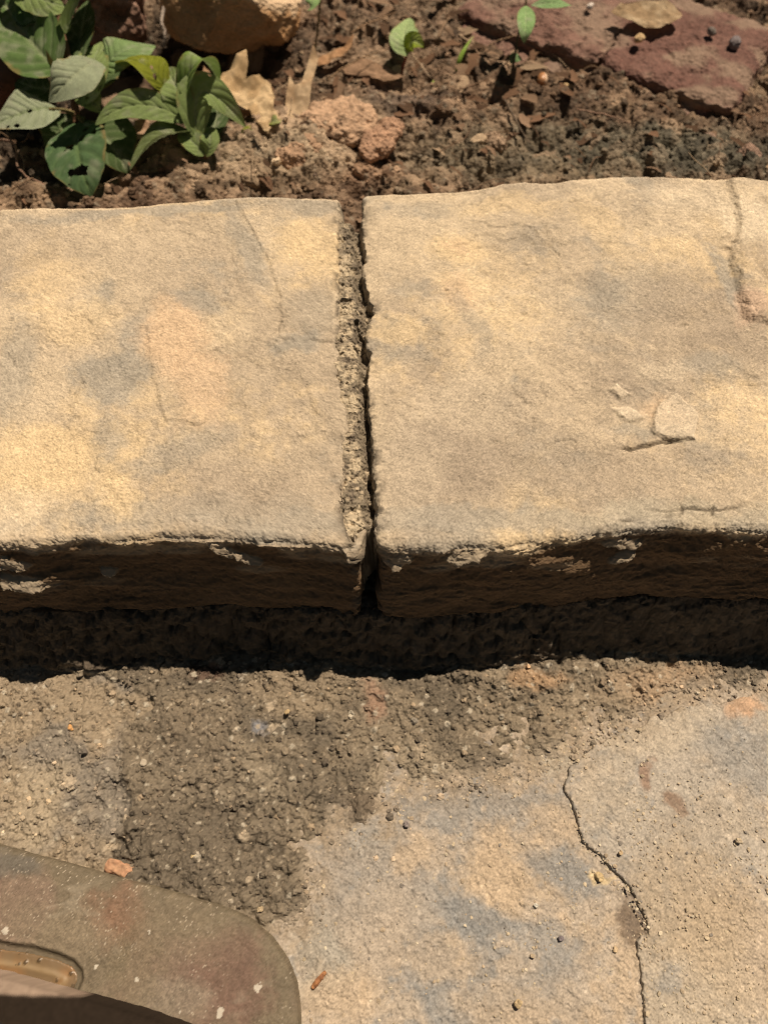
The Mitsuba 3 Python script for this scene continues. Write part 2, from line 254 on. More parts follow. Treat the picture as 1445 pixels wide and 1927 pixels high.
    # corner at the joint frays
    dj = np.abs(G[..., 0] - np.concatenate([xe, np.repeat(xe[-1:], nu - len(xe), 0)], 0))
    fray = np.exp(-dj / .0035)
    h += fray * (.0010 * fb(G, .007, 4, sd + 14) - .0008 + .0006 * crumb2)
    V = G + N * h[..., None]
    # colour of the stone
    col = np.broadcast_to(C(TAN), G.shape).copy()
    col = lerp(col, C(PINK), ((.9 if side == 'R' else .55) * sm(-.25, .45, fb(G, .11, 4, sd + 15) + (2.2 * (G[..., 0] - .12) if side == 'R' else 0)))[..., None])
    col = lerp(col, C(OCHRE), ((.72 if side == 'L' else .55) * sm(0 if side == 'L' else .1, .7, fb(G, .07, 5, sd + 16) + .25 * fb(G, .006, 3, sd + 36)))[..., None])
    col = lerp(col, C(GREY), (.75 * sm(.15, .75, fb(G, .05, 5, sd + 17) + .30 * fb(G, .006, 3, sd + 35)))[..., None])
    veil = sm(.05, .75, fb(G * C([1, 1.6, 1]), .08, 5, sd + 40) + .25 * fb(G, .005, 3, sd + 41)); col = lerp(col, C([.30, .255, .205]), ((.35 if side == 'L' else .6) * veil)[..., None])
    st_col = blots(G, col, STAINS[side], sd)
    col = lerp(col, st_col, (np.maximum(on_top, (part == 3) * 1.0) * np.ones(nu)[:, None])[..., None])
    col = lerp(col, C([.34, .315, .27]), (.75 * edge * sm(-.4, .3, fb(G, .02, 3, sd + 18)) * (part != 4))[..., None])
    col = lerp(col, C([.50, .43, .335]), (.75 * patch)[..., None])
    g1, g2, g3 = fb(G, .0022, 2, sd + 20), fb(G, .0011, 1, sd + 21), fb(G, .012, 3, sd + 22)
    k = 1 + .10 * g1 + .10 * g2 + .10 * g3 + .13 * speck(G, sd)
    col = col * k[..., None]
    face = C([.125, .085, .052]) * (1 + .25 * fb(G * C([.5, 1, 1.6]), .02, 4, sd + 25) + .15 * g1)[..., None]      # the front is coloured darker than the top to deepen its shade
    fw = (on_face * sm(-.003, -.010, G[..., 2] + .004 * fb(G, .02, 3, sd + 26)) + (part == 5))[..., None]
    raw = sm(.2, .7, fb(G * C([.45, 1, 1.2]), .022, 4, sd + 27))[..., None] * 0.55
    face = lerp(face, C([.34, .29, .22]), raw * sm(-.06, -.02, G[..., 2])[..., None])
    fresh = np.zeros_like(h)
    for (cx, cz, a, b, A, rot) in CHIPS[side]:
        dx, dz = G[..., 0] - cx, G[..., 2] - cz; dx2, dz2 = dx * math.cos(rot) + dz * math.sin(rot), dz * math.cos(rot) - dx * math.sin(rot)
        fresh = np.maximum(fresh, sm(1.15, .7, np.sqrt((dx2 / a) ** 2 + (dz2 / b) ** 2) + .28 * fb(G, .005, 3, sd + 34)))
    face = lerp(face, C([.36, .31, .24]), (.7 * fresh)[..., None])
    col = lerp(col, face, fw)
    col = lerp(col, C([.05, .04, .03]), (.75 * pit)[..., None])
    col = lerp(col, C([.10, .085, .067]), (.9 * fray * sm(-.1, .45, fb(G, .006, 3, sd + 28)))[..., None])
    f = grid_faces(nu, nv)
    if side == 'R': f = f[:, ::-1]
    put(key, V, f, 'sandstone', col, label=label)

cap('L', 'garden_wall__stone', 'tan and ochre sandstone cap left of the mortar joint, with an orange stain')
cap('R', 'garden_wall__stone_001', 'tan sandstone cap right of the mortar joint, with flaked hollows at its right end')
tag('garden_wall', 'low garden wall of two sunlit tan sandstone cap blocks with a crumbling mortar joint between them', 'wall')

# mortar in the joint
ys = np.linspace(.195, .497, 760); us = np.linspace(-.42, 1.40, 150)
jl, jr = C(JOINT_L)[::-1], C(JOINT_R)[::-1]
Yg, Ug = np.meshgrid(ys, us, indexing='ij')
xl, xr = np.interp(Yg, jl[:, 1], jl[:, 0]), np.interp(Yg, jr[:, 1], jr[:, 0])
Xg = lerp(xl, xr, Ug); G = np.stack([Xg, Yg, 0 * Xg], -1)
c1, r1 = cells(G, .0050, 301); c2, r2 = cells(G, .0024, 302); c3, r3 = cells(G, .0013, 303)
z = -.0024 - .0120 * sm(.46, .76, Ug + .14 * fb(G, .010, 3, 300)) - .0050 * sm(.02, -.30, Ug + .18 * fb(G, .007, 3, 311))
z += .0016 * fb(G, .012, 3, 304) + (.0018 * c1 + .0015 * c2) * (1 + .8 * sm(.5, .9, Ug)) + .0010 * c3 + .0006 * fb(G, .0022, 2, 309) - .0022
holes = sm(.52, .75, fb(G, .0055, 3, 305)) ; z -= .0040 * holes
z -= .085 * sm(.2135, .2000, Yg + .003 * fb(G, .008, 2, 306) + (.004 + .007 * sm(.50, .2, Ug) - .001) * sm(-9, -8, Ug + .1 * fb(G, .006, 2, 312)) - .006) + .05 * sm(.486, .495, Yg)
col = lerp(C([.41, .345, .25]), C([.20, .168, .125]), sm(-.1, .5, fb(G, .010, 4, 307) + .9 * sm(.35, .75, Ug))[..., None])
col = lerp(col, C([.46, .38, .27]), (.8 * sm(.80, .95, r2) * sm(.3, .6, c2))[..., None])
col = lerp(col, C([.07, .055, .045]), (.75 * np.maximum(holes, .8 * sm(.1, .45, fb(G, .0045, 3, 310))))[..., None]) * (1 + .25 * fb(G, .0015, 2, 308))[..., None]
put('garden_wall__mortar', np.stack([Xg, Yg, z], -1), grid_faces(*Xg.shape)[:, ::-1], 'earth', col, label='crumbling grey brown mortar in the joint between the two cap stones')

# ---------------------------------------------------------------- the paved level in front of the wall
def heightsheet(key, x0, x1, y0, y1, step, zfn, bsdf, keep=None, **kw):
    xs, ys = np.arange(x0, x1, step), np.arange(y0, y1, step)
    X, Y = np.meshgrid(xs, ys, indexing='ij'); p = np.stack([X, Y, 0 * X], -1)
    z, col, *off = zfn(p)
    k = None if keep is None else keep(p, z)
    v = np.stack([X, Y + (off[0] if off else 0), z], -1).reshape(-1, 3); f = grid_faces(*X.shape, k); c = col.reshape(-1, 3)
    v, f, c = compact(v, f, c)
    put(key, v, f, bsdf, c, **kw)

PZ = -0.126
MORTAR = [(-0.4981, 0.3201), (0.5669, 0.3201), (0.5040, 0.1713), (0.2846, 0.1455), (0.2525, 0.1397), (0.2176, 0.1377), (0.1801, 0.1188), (0.1482, 0.1060), (0.1207, 0.0934), (0.0867, 0.0828), (0.0463, 0.0766), (0.0092, 0.0742), (0.0055, 0.0556), (-0.0026, 0.0471), (-0.0203, 0.0458), (-0.0292, 0.0507), (-0.0354, 0.0425), (-0.0398, 0.0297), (-0.0424, 0.0081), (-0.0486, -0.0039), (-0.0582, -0.0127), (-0.0668, -0.0242), (-0.0931, -0.0242), (-0.3701, -0.0242)]
def mortar_z(p):
    w = warp(p, .006, .02, 401) + .002 * np.stack([fb(p, .006, 2, 402), fb(p, .006, 2, 403)], -1)
    d = sdf(w, MORTAR)
    c1, r1 = cells(p + .003 * fb(p, .01, 2, 411)[..., None], .0105, 404); c2, r2 = cells(p + .002 * fb(p, .006, 2, 412)[..., None], .0050, 405); c3, r3 = cells(p, .0026, 406); c4, r4 = cells(p, .0014, 407)
    left = sm(.004, -.004, p[..., 0] - np.interp(p[..., 1], (-.02, .06, .10, .13, .15, .2), (-.175, -.178, -.180, -.185, -.21, -.30)) + .010 * fb(p, .02, 4, 432) + .05 * sm(.09, .15, p[..., 1]) * fb(p, .04, 3, 433))   # smoother, dustier to the left
    amp = lerp(.5, 1.0, sm(-.25, .35, fb(p, .05, 3, 408))) * (1 - .62 * left)
    fl = C(FRONT_L[:-1] + FRONT_R[1:]); yy = p[..., 1] - .8 * (np.interp(p[..., 0], fl[:, 0], fl[:, 1]) - .2035)
    up = sm(.158, .20, yy)
    dust = sm(.017, -.001, d + .006 * fb(p, .012, 4, 431) + .003 * fb(p, .0025, 2, 437))
    z = PZ - .0026 + .0042 * sm(-.010, .020, d + .004 * fb(p, .008, 3, 430)) + .0030 * sm(.008, .05, d)
    lump = .0030 * fb(p, .028, 3, 409) + .0024 * fb(p, .009, 3, 413) + amp * (.0040 * c1 + .0030 * c2) + .0017 * c3 + .0008 * c4
    z = z - .0012 * left + (lump - .0036) * lerp(.25, 1.0, sm(-.004, .022, d)) + .010 * up + .040 * sm(.161, .189, yy + .002 * fb(p, .012, 3, 436)) + up * (.004 * c1 + .003 * fb(p, .015, 2, 410))
    crack = (1 - .8 * left) * sm(.10, .0, np.abs(fb(p, .016, 3, 414))) * sm(.0, .3, fb(p, .03, 2, 415)); z -= .0022 * crack
    col = lerp(C([.225, .175, .115]), C([.145, .115, .078]), sm(-.15, .3, fb(p, .035, 4, 420))[..., None])
    col = lerp(col, C([.34, .27, .18]), (.6 * sm(.0, .4, fb(p, .06, 3, 421)))[..., None])
    col = blots(p, col, [((0.1111, 0.1508), .025, .012, 0, (.42, .27, .15), .8), ((0.2067, 0.1449), .05, .018, 10, (.44, .30, .18), .7), ((-0.0086, 0.1334), .012, .022, 0, (.38, .22, .14), .6), ((-0.1326, 0.1528), .014, .007, 0, (.12, .06, .04), .6), ((-0.1433, 0.0860), .05, .06, 0, (.155, .12, .08), .6), ((-0.1048, 0.0296), .06, .05, 0, (.15, .118, .08), .7), ((0.1508, 0.1296), .05, .02, 10, (.28, .215, .14), .6), ((-0.0623, 0.1411), .05, .02, 0, (.29, .22, .14), .5), ((-0.0116, 0.0638), .02, .02, 0, (.14, .105, .07), .8), ((-0.2410, 0.1528), .06, .012, 0, (.33, .265, .18), .6), ((-0.0871, 0.1147), .010, .008, 0, (.30, .30, .31), .6)], 422)
    col = lerp(col, C([.335, .268, .19]), (.9 * dust)[..., None])
    lc = lerp(C([.295, .225, .145]), C([.235, .195, .145]), sm(-.2, .4, fb(p, .03, 4, 434))[..., None]); lc = lerp(lc, C([.40, .315, .205]), (.8 * sm(.1, .6, fb(p, .05, 4, 435)))[..., None])
    col = lerp(col, lc, (.92 * left)[..., None])
    col = lerp(col, C([.47, .40, .29]), (.8 * ((r3 > .965) & (c3 > .5)))[..., None])
    col = lerp(col, C([.46, .36, .24]), (.7 * ((r2 > .985) & (c2 > .5)))[..., None])
    col = lerp(col, C([.40, .32, .22]), (.6 * ((r4 > .95) & (c4 > .5)))[..., None])
    col = col * C([.84, .90, 1.02])
    col = col * (1 + .10 * speck(p, 424) + .12 * fb(p, .0018, 2, 423) + .12 * fb(p, .008, 3, 424))[..., None]
    col = lerp(col, C([.03, .025, .02]) * np.ones_like(col), (.5 * crack)[..., None])
    bank = sm(.159, .166, yy + .002 * fb(p, .008, 2, 440))       # the steep bank of earth under the wall, coloured darker to deepen its shade
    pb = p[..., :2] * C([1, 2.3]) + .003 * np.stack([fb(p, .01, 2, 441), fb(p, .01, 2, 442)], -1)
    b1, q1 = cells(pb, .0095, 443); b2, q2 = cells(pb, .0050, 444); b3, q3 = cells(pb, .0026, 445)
    earth = C([.075, .060, .045]) * (.55 + .5 * q1 + .3 * q2)[..., None] * (1 + .2 * fb(p, .002, 2, 446))[..., None]  # soil tone with the shade under the wall painted in
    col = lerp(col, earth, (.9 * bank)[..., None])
    out = bank * (1 - .5 * sm(.08, .16, p[..., 0])) * (.0052 * b1 + .0034 * b2 + .0016 * b3 + .004 * fb(pb, .03, 3, 447) - .004)
    return z + .45 * out, col, -.9 * out
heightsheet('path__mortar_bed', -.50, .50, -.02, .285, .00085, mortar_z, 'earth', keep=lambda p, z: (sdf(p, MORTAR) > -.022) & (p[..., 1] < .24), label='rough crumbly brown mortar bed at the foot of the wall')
tag('path', 'flagstone path with rough mortar at the foot of the garden wall', kind='structure')

def slab(key, outline, ztop, relief, colour, seed, step=.0008, jag=.0014, radius=.003, drop=.02, bsdf='rough_stone', dish=None, **kw):
    o = np.clip(C(outline), [-.62, -.42], [.62, .62]); x0, y0 = o.min(0) - .004; x1, y1 = o.max(0) + .004
    X, Y = np.meshgrid(np.arange(x0, x1, step), np.arange(y0, y1, step), indexing='ij'); p = np.stack([X, Y, 0 * X], -1)
    w = warp(p, jag, .010, seed + 1) + jag * .5 * np.stack([fb(p, .0035, 2, seed + 2), fb(p, .0035, 2, seed + 3)], -1)
    d = sdf(w, outline)
    g = np.stack(np.gradient(d, step), -1); g /= np.maximum(np.linalg.norm(g, axis=-1, keepdims=True), .3)
    keep = d > -1.5 * step
    out = (d < 0)[..., None] * np.clip(-d, 0, 3 * step)[..., None] * g      # rim vertices slide onto the outline: an upright edge
    t = np.clip(d / radius, 0, 1)
    z = ztop + relief(p, d) - radius * .8 * (1 - np.sqrt(1 - (1 - t) ** 2)) - drop * sm(0, -1.4 * step, d)
    col = colour(p, d)
    v = np.stack([X + out[..., 0], Y + out[..., 1], z], -1).reshape(-1, 3)
    v, f, c = compact(v, grid_faces(*X.shape, keep), col.reshape(-1, 3))
    put(key, v, f, bsdf, c, smooth=True, **kw)

def flag_relief(seed, a=1.0):
    def fn(p, d):
        n = fb(p, .05, 3, seed + 4); c, r = cells(p, .0030, seed + 5, .35, .9)
        rough = sm(-.1, .3, fb(p, .03, 4, seed + 6))
        return a * (.0012 * n + rough * (.00055 * fb(p, .0055, 3, seed + 7) + .0004 * c * (r > .45)) + .00022 * fb(p, .0024, 2, seed + 8) + .0005 * fb(p, .013, 3, seed + 9))
    return fn
FTAN, FORANGE, FGREY, FPALE, FBROWN = (.355, .30, .24), (.42, .325, .225), (.215, .215, .21), (.37, .345, .31), (.25, .20, .15)
def flag_colour(seed, base, items, grey=.6, orange=.6):
    def fn(p, d):
        dm = sdf(warp(p, .007, .02, seed + 20), MORTAR); dirt = .9 * np.exp(np.minimum(dm, 0) / .011) * sm(-.9, .5, fb(p, .010, 4, seed + 21) + .35 * fb(p, .0025, 2, seed + 22))
        col = np.broadcast_to(C(base), p.shape).copy()
        col = lerp(col, C(FORANGE), (orange * sm(.0, .5, fb(p, .06, 5, seed + 10) + .55 * fb(p, .007, 4, seed + 17)))[..., None])
        col = lerp(col, C(FGREY), (grey * 1.2 * sm(.0, .45, fb(p, .045, 6, seed + 11) + .65 * fb(p, .006, 4, seed + 16)))[..., None])
        col = blots(p, col, items, seed + 12, .008, .018)
        col = lerp(col, C([.265, .21, .15]), dirt[..., None])
        c, r = cells(p, .0016, seed + 13, .4, .9)
        k = 1 + .11 * speck(p, seed) + .16 * fb(p, .0019, 2, seed + 14) + .12 * fb(p, .006, 3, seed + 15)
        k = k * np.where(r > .97, 1.25, 1) * np.where(r < .015, .7, 1)
        return col * k[..., None] * C([1.0, 1.03, 1.08])
    return fn
F0 = [((-0.0078, 0.0236), .05, .035, 30, FGREY, .5), ((-0.0152, 0.0494), .02, .02, 0, (.30, .28, .25), .8), ((0.0463, 0.0696), .04, .012, 10, FGREY, .6), ((0.0794, 0.0268), .035, .03, 0, FORANGE, .85), ((0.0166, 0.0300), .02, .02, 0, FORANGE, .7), ((0.1203, 0.0494), .03, .02, 0, FORANGE, .6), ((0.1175, 0.0236), .035, .015, -20, FGREY, .8), ((0.0535, -0.0009), .06, .012, -20, FGREY, .8), ((0.1061, -0.0186), .02, .014, 0, FGREY, .6), ((0.0321, -0.0329), .015, .06, 20, FGREY, .8), ((-0.0407, -0.0244), .022, .03, 0, (.30, .28, .24), .8), ((-0.0268, -0.0468), .03, .02, 0, FORANGE, .6), ((0.0357, -0.0244), .03, .015, 0, FORANGE, .5), ((0.0909, -0.0385), .05, .015, 20, FGREY, .45), ((0.0767, -0.0522), .04, .02, 0, FORANGE, .4), ((0.0059, -0.0009), .035, .025, 0, FTAN, .7), ((0.1179, 0.0941), .02, .012, 0, (.37, .34, .28), .8), ((0.1580, -0.0069), .006, .02, 15, (.10, .07, .05), .7), ((0.1414, 0.0205), .007, .006, 0, (.55, .43, .25), .8)]
slab('path__flagstone', [(-0.0909, 0.1049), (0.3064, 0.1625), (0.2379, -0.1035), (-0.0987, -0.1035), (-0.0966, 0.0051)], PZ, flag_relief(500), flag_colour(500, FTAN, F0), 500, label='mottled tan and grey flagstone in the middle of the path')
F1 = [((0.1953, 0.1123), .05, .02, 20, (.42, .36, .28), .7), ((0.2595, 0.1292), .016, .012, 0, (.50, .31, .19), .8), ((0.2516, 0.0941), .045, .03, -20, FGREY, .55), ((0.1809, 0.0817), .006, .012, -25, (.22, .14, .10), .8), ((0.1962, 0.0645), .007, .009, 20, (.20, .13, .09), .8), ((0.1480, 0.0696), .03, .03, 0, (.36, .31, .245), .6), ((0.2166, 0.0494), .05, .02, 10, (.33, .28, .22), .6), ((0.2263, -0.0186), .05, .05, 0, (.41, .31, .21), .5), ((0.1858, -0.0385), .05, .05, 0, (.40, .33, .24), .5), ((0.1912, 0.0082), .05, .04, 0, (.35, .275, .19), .6), ((0.1732, -0.0357), .012, .012, 0, FGREY, .5)]
slab('path__flagstone_001', [(0.3121, 0.1544), (0.2531, 0.1349), (0.2139, 0.1311), (0.1729, 0.1141), (0.1451, 0.1031), (0.1277, 0.0887), (0.1241, 0.0765), (0.1288, 0.0544), (0.1308, 0.0412), (0.1429, 0.0316), (0.1520, 0.0221), (0.1606, 0.0097), (0.1655, -0.0024), (0.1666, -0.0122), (0.1599, -0.0163), (0.1586, -0.0200), (0.1573, -0.0385), (0.1569, -0.0594), (0.1537, -0.1035), (0.2562, -0.1035)], PZ + .0030, lambda p, d: flag_relief(560, .8)(p, d) - .0016 * np.exp(-np.maximum(d, 0) / .012) * sm(.0, .5, fb(p, .03, 3, 575)), flag_colour(560, (.35, .31, .26), F1, .55, .3), 560, jag=.0018, radius=.0020, label='smoother raised tan flagstone at the right edge of the path')
# rounded paver in the lower left with a shallow recess
RZ = -0.112
PAVER = [(-0.4030, 0.0830), (-0.2864, 0.0504), (-0.2487, 0.0386), (-0.2054, 0.0286), (-0.1629, 0.0185), (-0.1281, 0.0103), (-0.0972, 0.0026), (-0.0817, -0.0044), (-0.0695, -0.0139), (-0.0589, -0.0260), (-0.0531, -0.0375), (-0.0502, -0.0509), (-0.0487, -0.0664), (-0.0493, -0.0839), (-0.0530, -0.1239), (-0.3260, -0.1239)]
RECESS = [(-0.3751, 0.0079), (-0.2560, -0.0130), (-0.2354, -0.0170), (-0.2153, -0.0195), (-0.1984, -0.0229), (-0.1886, -0.0265), (-0.1835, -0.0315), (-0.1823, -0.0361), (-0.1847, -0.0434), (-0.1927, -0.0509), (-0.2588, -0.0509), (-0.3572, -0.0402)]
def paver_relief(p, d):
    r = sdf(warp(p, .0006, .01, 640), RECESS)
    return .0007 * fb(p, .04, 3, 641) + .00012 * fb(p, .003, 3, 642) - .0010 * np.exp(-np.maximum(d, 0) / .006) - .0006 * sm(.014, .002, d) - .0045 * sm(-.002, .0012, r) - .0006 * np.exp(-((r + .004) / .003) ** 2) - .0003 * np.exp(-((d - .013 - .002 * fb(p, .02, 2, 644)) / .0012) ** 2)
def paver_colour(p, d):
    col = lerp(C([.172, .142, .102]), C([.200, .150, .115]), sm(-.1, .3, fb(p, .04, 4, 645))[..., None])
    col = lerp(col, C([.145, .122, .085]), (.6 * sm(.016, .003, d + .004 * fb(p, .02, 3, 650)))[..., None])
    col = blots(p, col, [((-0.1659, -0.0038), .02, .025, 0, (.21, .125, .085), .8), ((-0.0965, -0.0375), .03, .03, 0, (.16, .10, .08), .8), ((-0.1270, -0.0482), .03, .012, 0, (.24, .20, .16), .7), ((-0.2005, -0.0124), .04, .014, -15, (.22, .18, .13), .6), ((-0.2390, 0.0261), .025, .010, -10, (.13, .12, .105), .8), ((-0.1516, -0.0320), .02, .03, 0, (.17, .14, .095), .6), ((-0.1291, -0.0081), .05, .02, -20, (.19, .155, .11), .5)], 646)
    c, r = cells(p, .0013, 647, .3, .6)
    k = 1 + .16 * fb(p, .0022, 2, 648)
    col = col * k[..., None]
    col = col * (.88 + .10 * speck(p, 660) + .10 * fb(p, .010, 4, 661))[..., None]
    col = lerp(col, C([.44, .39, .32]), ((speck(p, 662) > 1.9) * sm(-.4, .5, fb(p, .03, 3, 663)) * .8)[..., None])
    scuff = sm(.75, .95, ridged(warp(p, .003, .02, 664) @ C([[.9, -.3], [.3, 2.2]]), .05, 665)) * sm(.1, .6, fb(p, .03, 3, 666)); col = lerp(col, C([.30, .265, .21]), (.35 * scuff)[..., None])
    for q, s in (((-0.2338, -0.0102), .0018), ((-0.1739, -0.0293), .0012), ((-0.1484, -0.0361), .0014), ((-0.0966, -0.0527), .0024), ((-0.0756, -0.0402), .0022), ((-0.1202, -0.0522), .0010), ((-0.1450, -0.0116), .0010)):
        dd = np.linalg.norm(warp(p, .0014, .002, 649) - C(q), axis=-1); col = lerp(col, C([.52, .49, .43]), (dd < s)[..., None] * .8)
    rr = sdf(p, RECESS); col = lerp(col, C([.10, .082, .055]), sm(-.003, .0004, rr)[..., None] * .7)
    return col
slab('paver__body', PAVER, RZ, paver_relief, paver_colour, 630, jag=.0004, radius=.0045, drop=.03, bsdf='worn_paver')
o = C(RECESS); xs, ys = np.arange(o[:, 0].min(), o[:, 0].max(), .0008), np.arange(o[:, 1].min(), o[:, 1].max(), .0008)
X, Y = np.meshgrid(xs, ys, indexing='ij'); p = np.stack([X, Y, 0 * X], -1); d = sdf(p, RECESS)
z = RZ - .0040 + .0003 * fb(p, .01, 3, 655) + .0004 * np.exp(-((d - .011) / .0015) ** 2) - .003 * sm(.0035, .002, d)
col = lerp(C([.23, .125, .055]), C([.155, .105, .058]), sm(-.3, .3, fb(p, .02, 4, 656) + .6 * sm(-.26, -.20, X))[..., None])
col = lerp(col, C([.25, .18, .10]), (.7 * np.exp(-((d - .010) / .002) ** 2))[..., None])
c, r = cells(p, .0028, 657, .2, .5); col = lerp(col, C([.07, .05, .03]), ((r > .90) & (c > .25))[..., None] * .8); z += .0008 * c * (r > .93)
v, f, c = compact(np.stack([X, Y, z], -1).reshape(-1, 3), grid_faces(*X.shape, d > .001), col.reshape(-1, 3))
put('paver__recess', v, f, 'damp_clay', c, label='damp rust orange floor of the recess')
tag('paver', 'weathered brown paver with a rounded end and a rust orange recess', 'paver')

# dark cloth across the lower left corner, near the camera
CZ = -0.055
CLOTH = [(-0.3624, 0.0013), (-0.2523, -0.0204), (-0.2064, -0.0310), (-0.1884, -0.0349), (-0.1662, -0.0397), (-0.1355, -0.0459), (-0.1078, -0.0538), (-0.0747, -0.0661), (-0.0324, -0.0942), (-0.0302, -0.1488), (-0.3016, -0.1488)]
def cloth_relief(p, d): return .0010 * fb(p, .03, 3, 671) + .0001 * fb(p, .0014, 2, 672) + .008 * sm(0, .06, d)
HEM = [(-0.3636, 0.0044), (-0.2543, -0.0137), (-0.2079, -0.0249), (-0.1893, -0.0310), (-0.1619, -0.0400), (-0.1703, -0.0400), (-0.1874, -0.0397), (-0.2046, -0.0388), (-0.2473, -0.0378), (-0.3475, -0.0354)]
def cloth_colour(p, d):
    m = sm(-.0012, .0012, sdf(p, HEM) + .0008 * fb(p, .01, 2, 673))
    return lerp(C([.022, .016, .012]), C([.26, .20, .16]), m[..., None]) * (1 + .15 * fb(p, .002, 2, 674))[..., None]
slab('cloth', CLOTH, CZ, cloth_relief, cloth_colour, 670, jag=.0004, radius=.006, drop=.02, bsdf='woven', label='dark brown cloth with a pale hem, out of focus across the bottom left corner', cat='cloth')

# ---------------------------------------------------------------- stones, pebbles and grit
ICO = {n: trimesh.creation.icosphere(n) for n in (1, 2, 3, 4, 5, 6)}
def lumpy(size, sub, seed, power=2.6, rough=.12, fine=.0, rot=(0, 0, 0), at=(0, 0, 0)):
    """a stone: a rounded block of full size 'size', with noise; returns vertices, faces, unit position"""
    u = ICO[sub].vertices; f = ICO[sub].faces
    k = (np.abs(u) ** power).sum(1) ** (-1 / power)
    q = u * k[:, None] * C(size) / 2
    m = float(min(size))
    q = q + u * (rough * m * fb(q, m * .7, 4, seed))[:, None]
    if fine: q = q + u * (fine * fb(q, fine * 7, 3, seed + 1))[:, None]
    R = trimesh.transformations.euler_matrix(*np.radians(rot))[:3, :3]
    return q @ R.T + C(at), f, u

def tinted(v, base, other, seed, s=.01, grain=.25):
    c = lerp(C(base), C(other), sm(-.3, .3, fb(v, s, 4, seed))[..., None])
    return c * (1 + grain * fb(v, .0018, 2, seed + 1) + .12 * fb(v, s * .4, 3, seed + 2))[..., None]

PEBBLES = [((0.2338, 0.0414, -0.1200), .0042, (.50, .42, .31), 'pale tan pebble alone near the right edge of the raised flagstone'), ((0.1551, 0.0341, -0.1205), .0032, (.50, .38, .24), 'small tan pebble just right of the step in the flagstones'), ((-0.2210, 0.1159, -0.1220), .0050, (.52, .30, .13), 'orange pebble on the smooth dusty mortar at the left below the wall'),
           ((-0.1241, 0.0322, -0.1200), .0050, (.52, .42, .26), 'cream pebble in the dark mortar above the brown paver'), ((0.1114, -0.0148, -0.1240), .0036, (.17, .15, .165), 'dark purple pebble on the middle flagstone'), ((0.0813, -0.0492, -0.1230), .0052, (.47, .37, .23), 'tan upright pebble near the bottom edge of the middle flagstone'), ((0.0151, 0.0521, -0.1230), .0042, (.25, .22, .215), 'smooth grey purple pebble at the lower tip of the mortar'),
           ((0.0975, 0.0036, -0.1240), .0030, (.62, .60, .54), 'tiny white pebble in the middle of the flagstone'), ((-0.0785, 0.0015, -0.1210), .0040, (.52, .42, .28), 'cream pebble at the upper rim of the rounded paver'), ((0.1446, -0.0208, -0.1240), .0036, (.46, .36, .24), 'tan pebble left of the notch in the raised flagstone'), ((0.1402, 0.0204, -0.1240), .0062, (.55, .43, .25), 'flat pale yellow chip beside the flagstone step'), ((0.0925, -0.0243, -0.1240), .0030, (.40, .33, .24), 'small dull tan pebble left of the dark purple one'), ((-0.0685, 0.1249, -0.1160), .0040, (.50, .38, .22), 'ochre pebble in the upper mortar below the shadow')]
for i, (at, s, c, lab) in enumerate(PEBBLES):
    s = s * .8; v, f, u = lumpy((s * 1.2, s * .95, s * .5), 3, 700 + i, 3.2, .34, rot=(10, 5, i * 47), at=at)
    put(num('pebble'), v, f, 'rough_stone', tinted(v, c, C(c) * .8, 720 + i, .002), label=lab, cat='pebble', group='loose pebbles on the path')
v, f, u = lumpy((.012, .0030, .0022), 3, 760, 3, .25, rot=(0, 0, 48), at=(-0.0400, -0.0369, -0.1240))
put('wood_splinter', v, f, 'earth', tinted(v, (.34, .16, .07), (.22, .10, .05), 761, .003), label='orange brown wood splinter on the flagstone beside the rounded paver', cat='splinter')
v, f, u = lumpy((.020, .009, .008), 4, 765, 4, .12, rot=(0, 0, -17), at=(-0.1725, 0.0248, -0.1245))
put('brick_chip', v, f, 'earth', tinted(v, (.42, .24, .15), (.36, .22, .14), 766, .006), label='salmon brick chip wedged between the mortar and the brown paver', cat='brick chip')

r = np.random.default_rng(77)
vs, fs, cs, n0 = [], [], [], 0
clusters = [((0.2041, -0.0128), .045, 260), ((0.2323, 0.0236), .03, 110), ((0.1700, 0.0478), .012, 30), ((0.0581, -0.0385), .08, 260), ((0.0442, 0.0205), .10, 150), ((0.1875, -0.0468), .05, 150), ((0.1231, -0.0157), .03, 80), ((-0.2023, 0.0396), .03, 70), ((0.1553, 0.0696), .07, 90), ((-0.0276, -0.0186), .03, 60), ((0.1461, -0.0186), .012, 40)]
edge_pts = [(0.1811, 0.1179), (0.1491, 0.1049), (0.1214, 0.0923), (0.0872, 0.0817), (0.0465, 0.0747), (0.0100, 0.0730), (0.0063, 0.0544), (-0.0027, 0.0445), (-0.0222, 0.0429), (-0.0311, 0.0461), (-0.0393, 0.0268), (-0.0419, 0.0051), (-0.0482, -0.0054)]
step_pts = [(0.1260, 0.0870), (0.1274, 0.0544), (0.1299, 0.0402), (0.1421, 0.0306), (0.1512, 0.0211), (0.1590, 0.0088), (0.1641, -0.0027), (0.1649, -0.0119), (0.1579, -0.0200), (0.1564, -0.0385), (0.1556, -0.0594)]
clusters += [(C(a) + (C(b) - C(a)) * u, .0055, 12) for a, b in zip(edge_pts[:-1], edge_pts[1:]) for u in (.1, .4, .7)] + [(C(a) + (C(b) - C(a)) * u, .0015, 4) for a, b in zip(step_pts[:-1], step_pts[1:]) for u in (.2, .5, .8)]
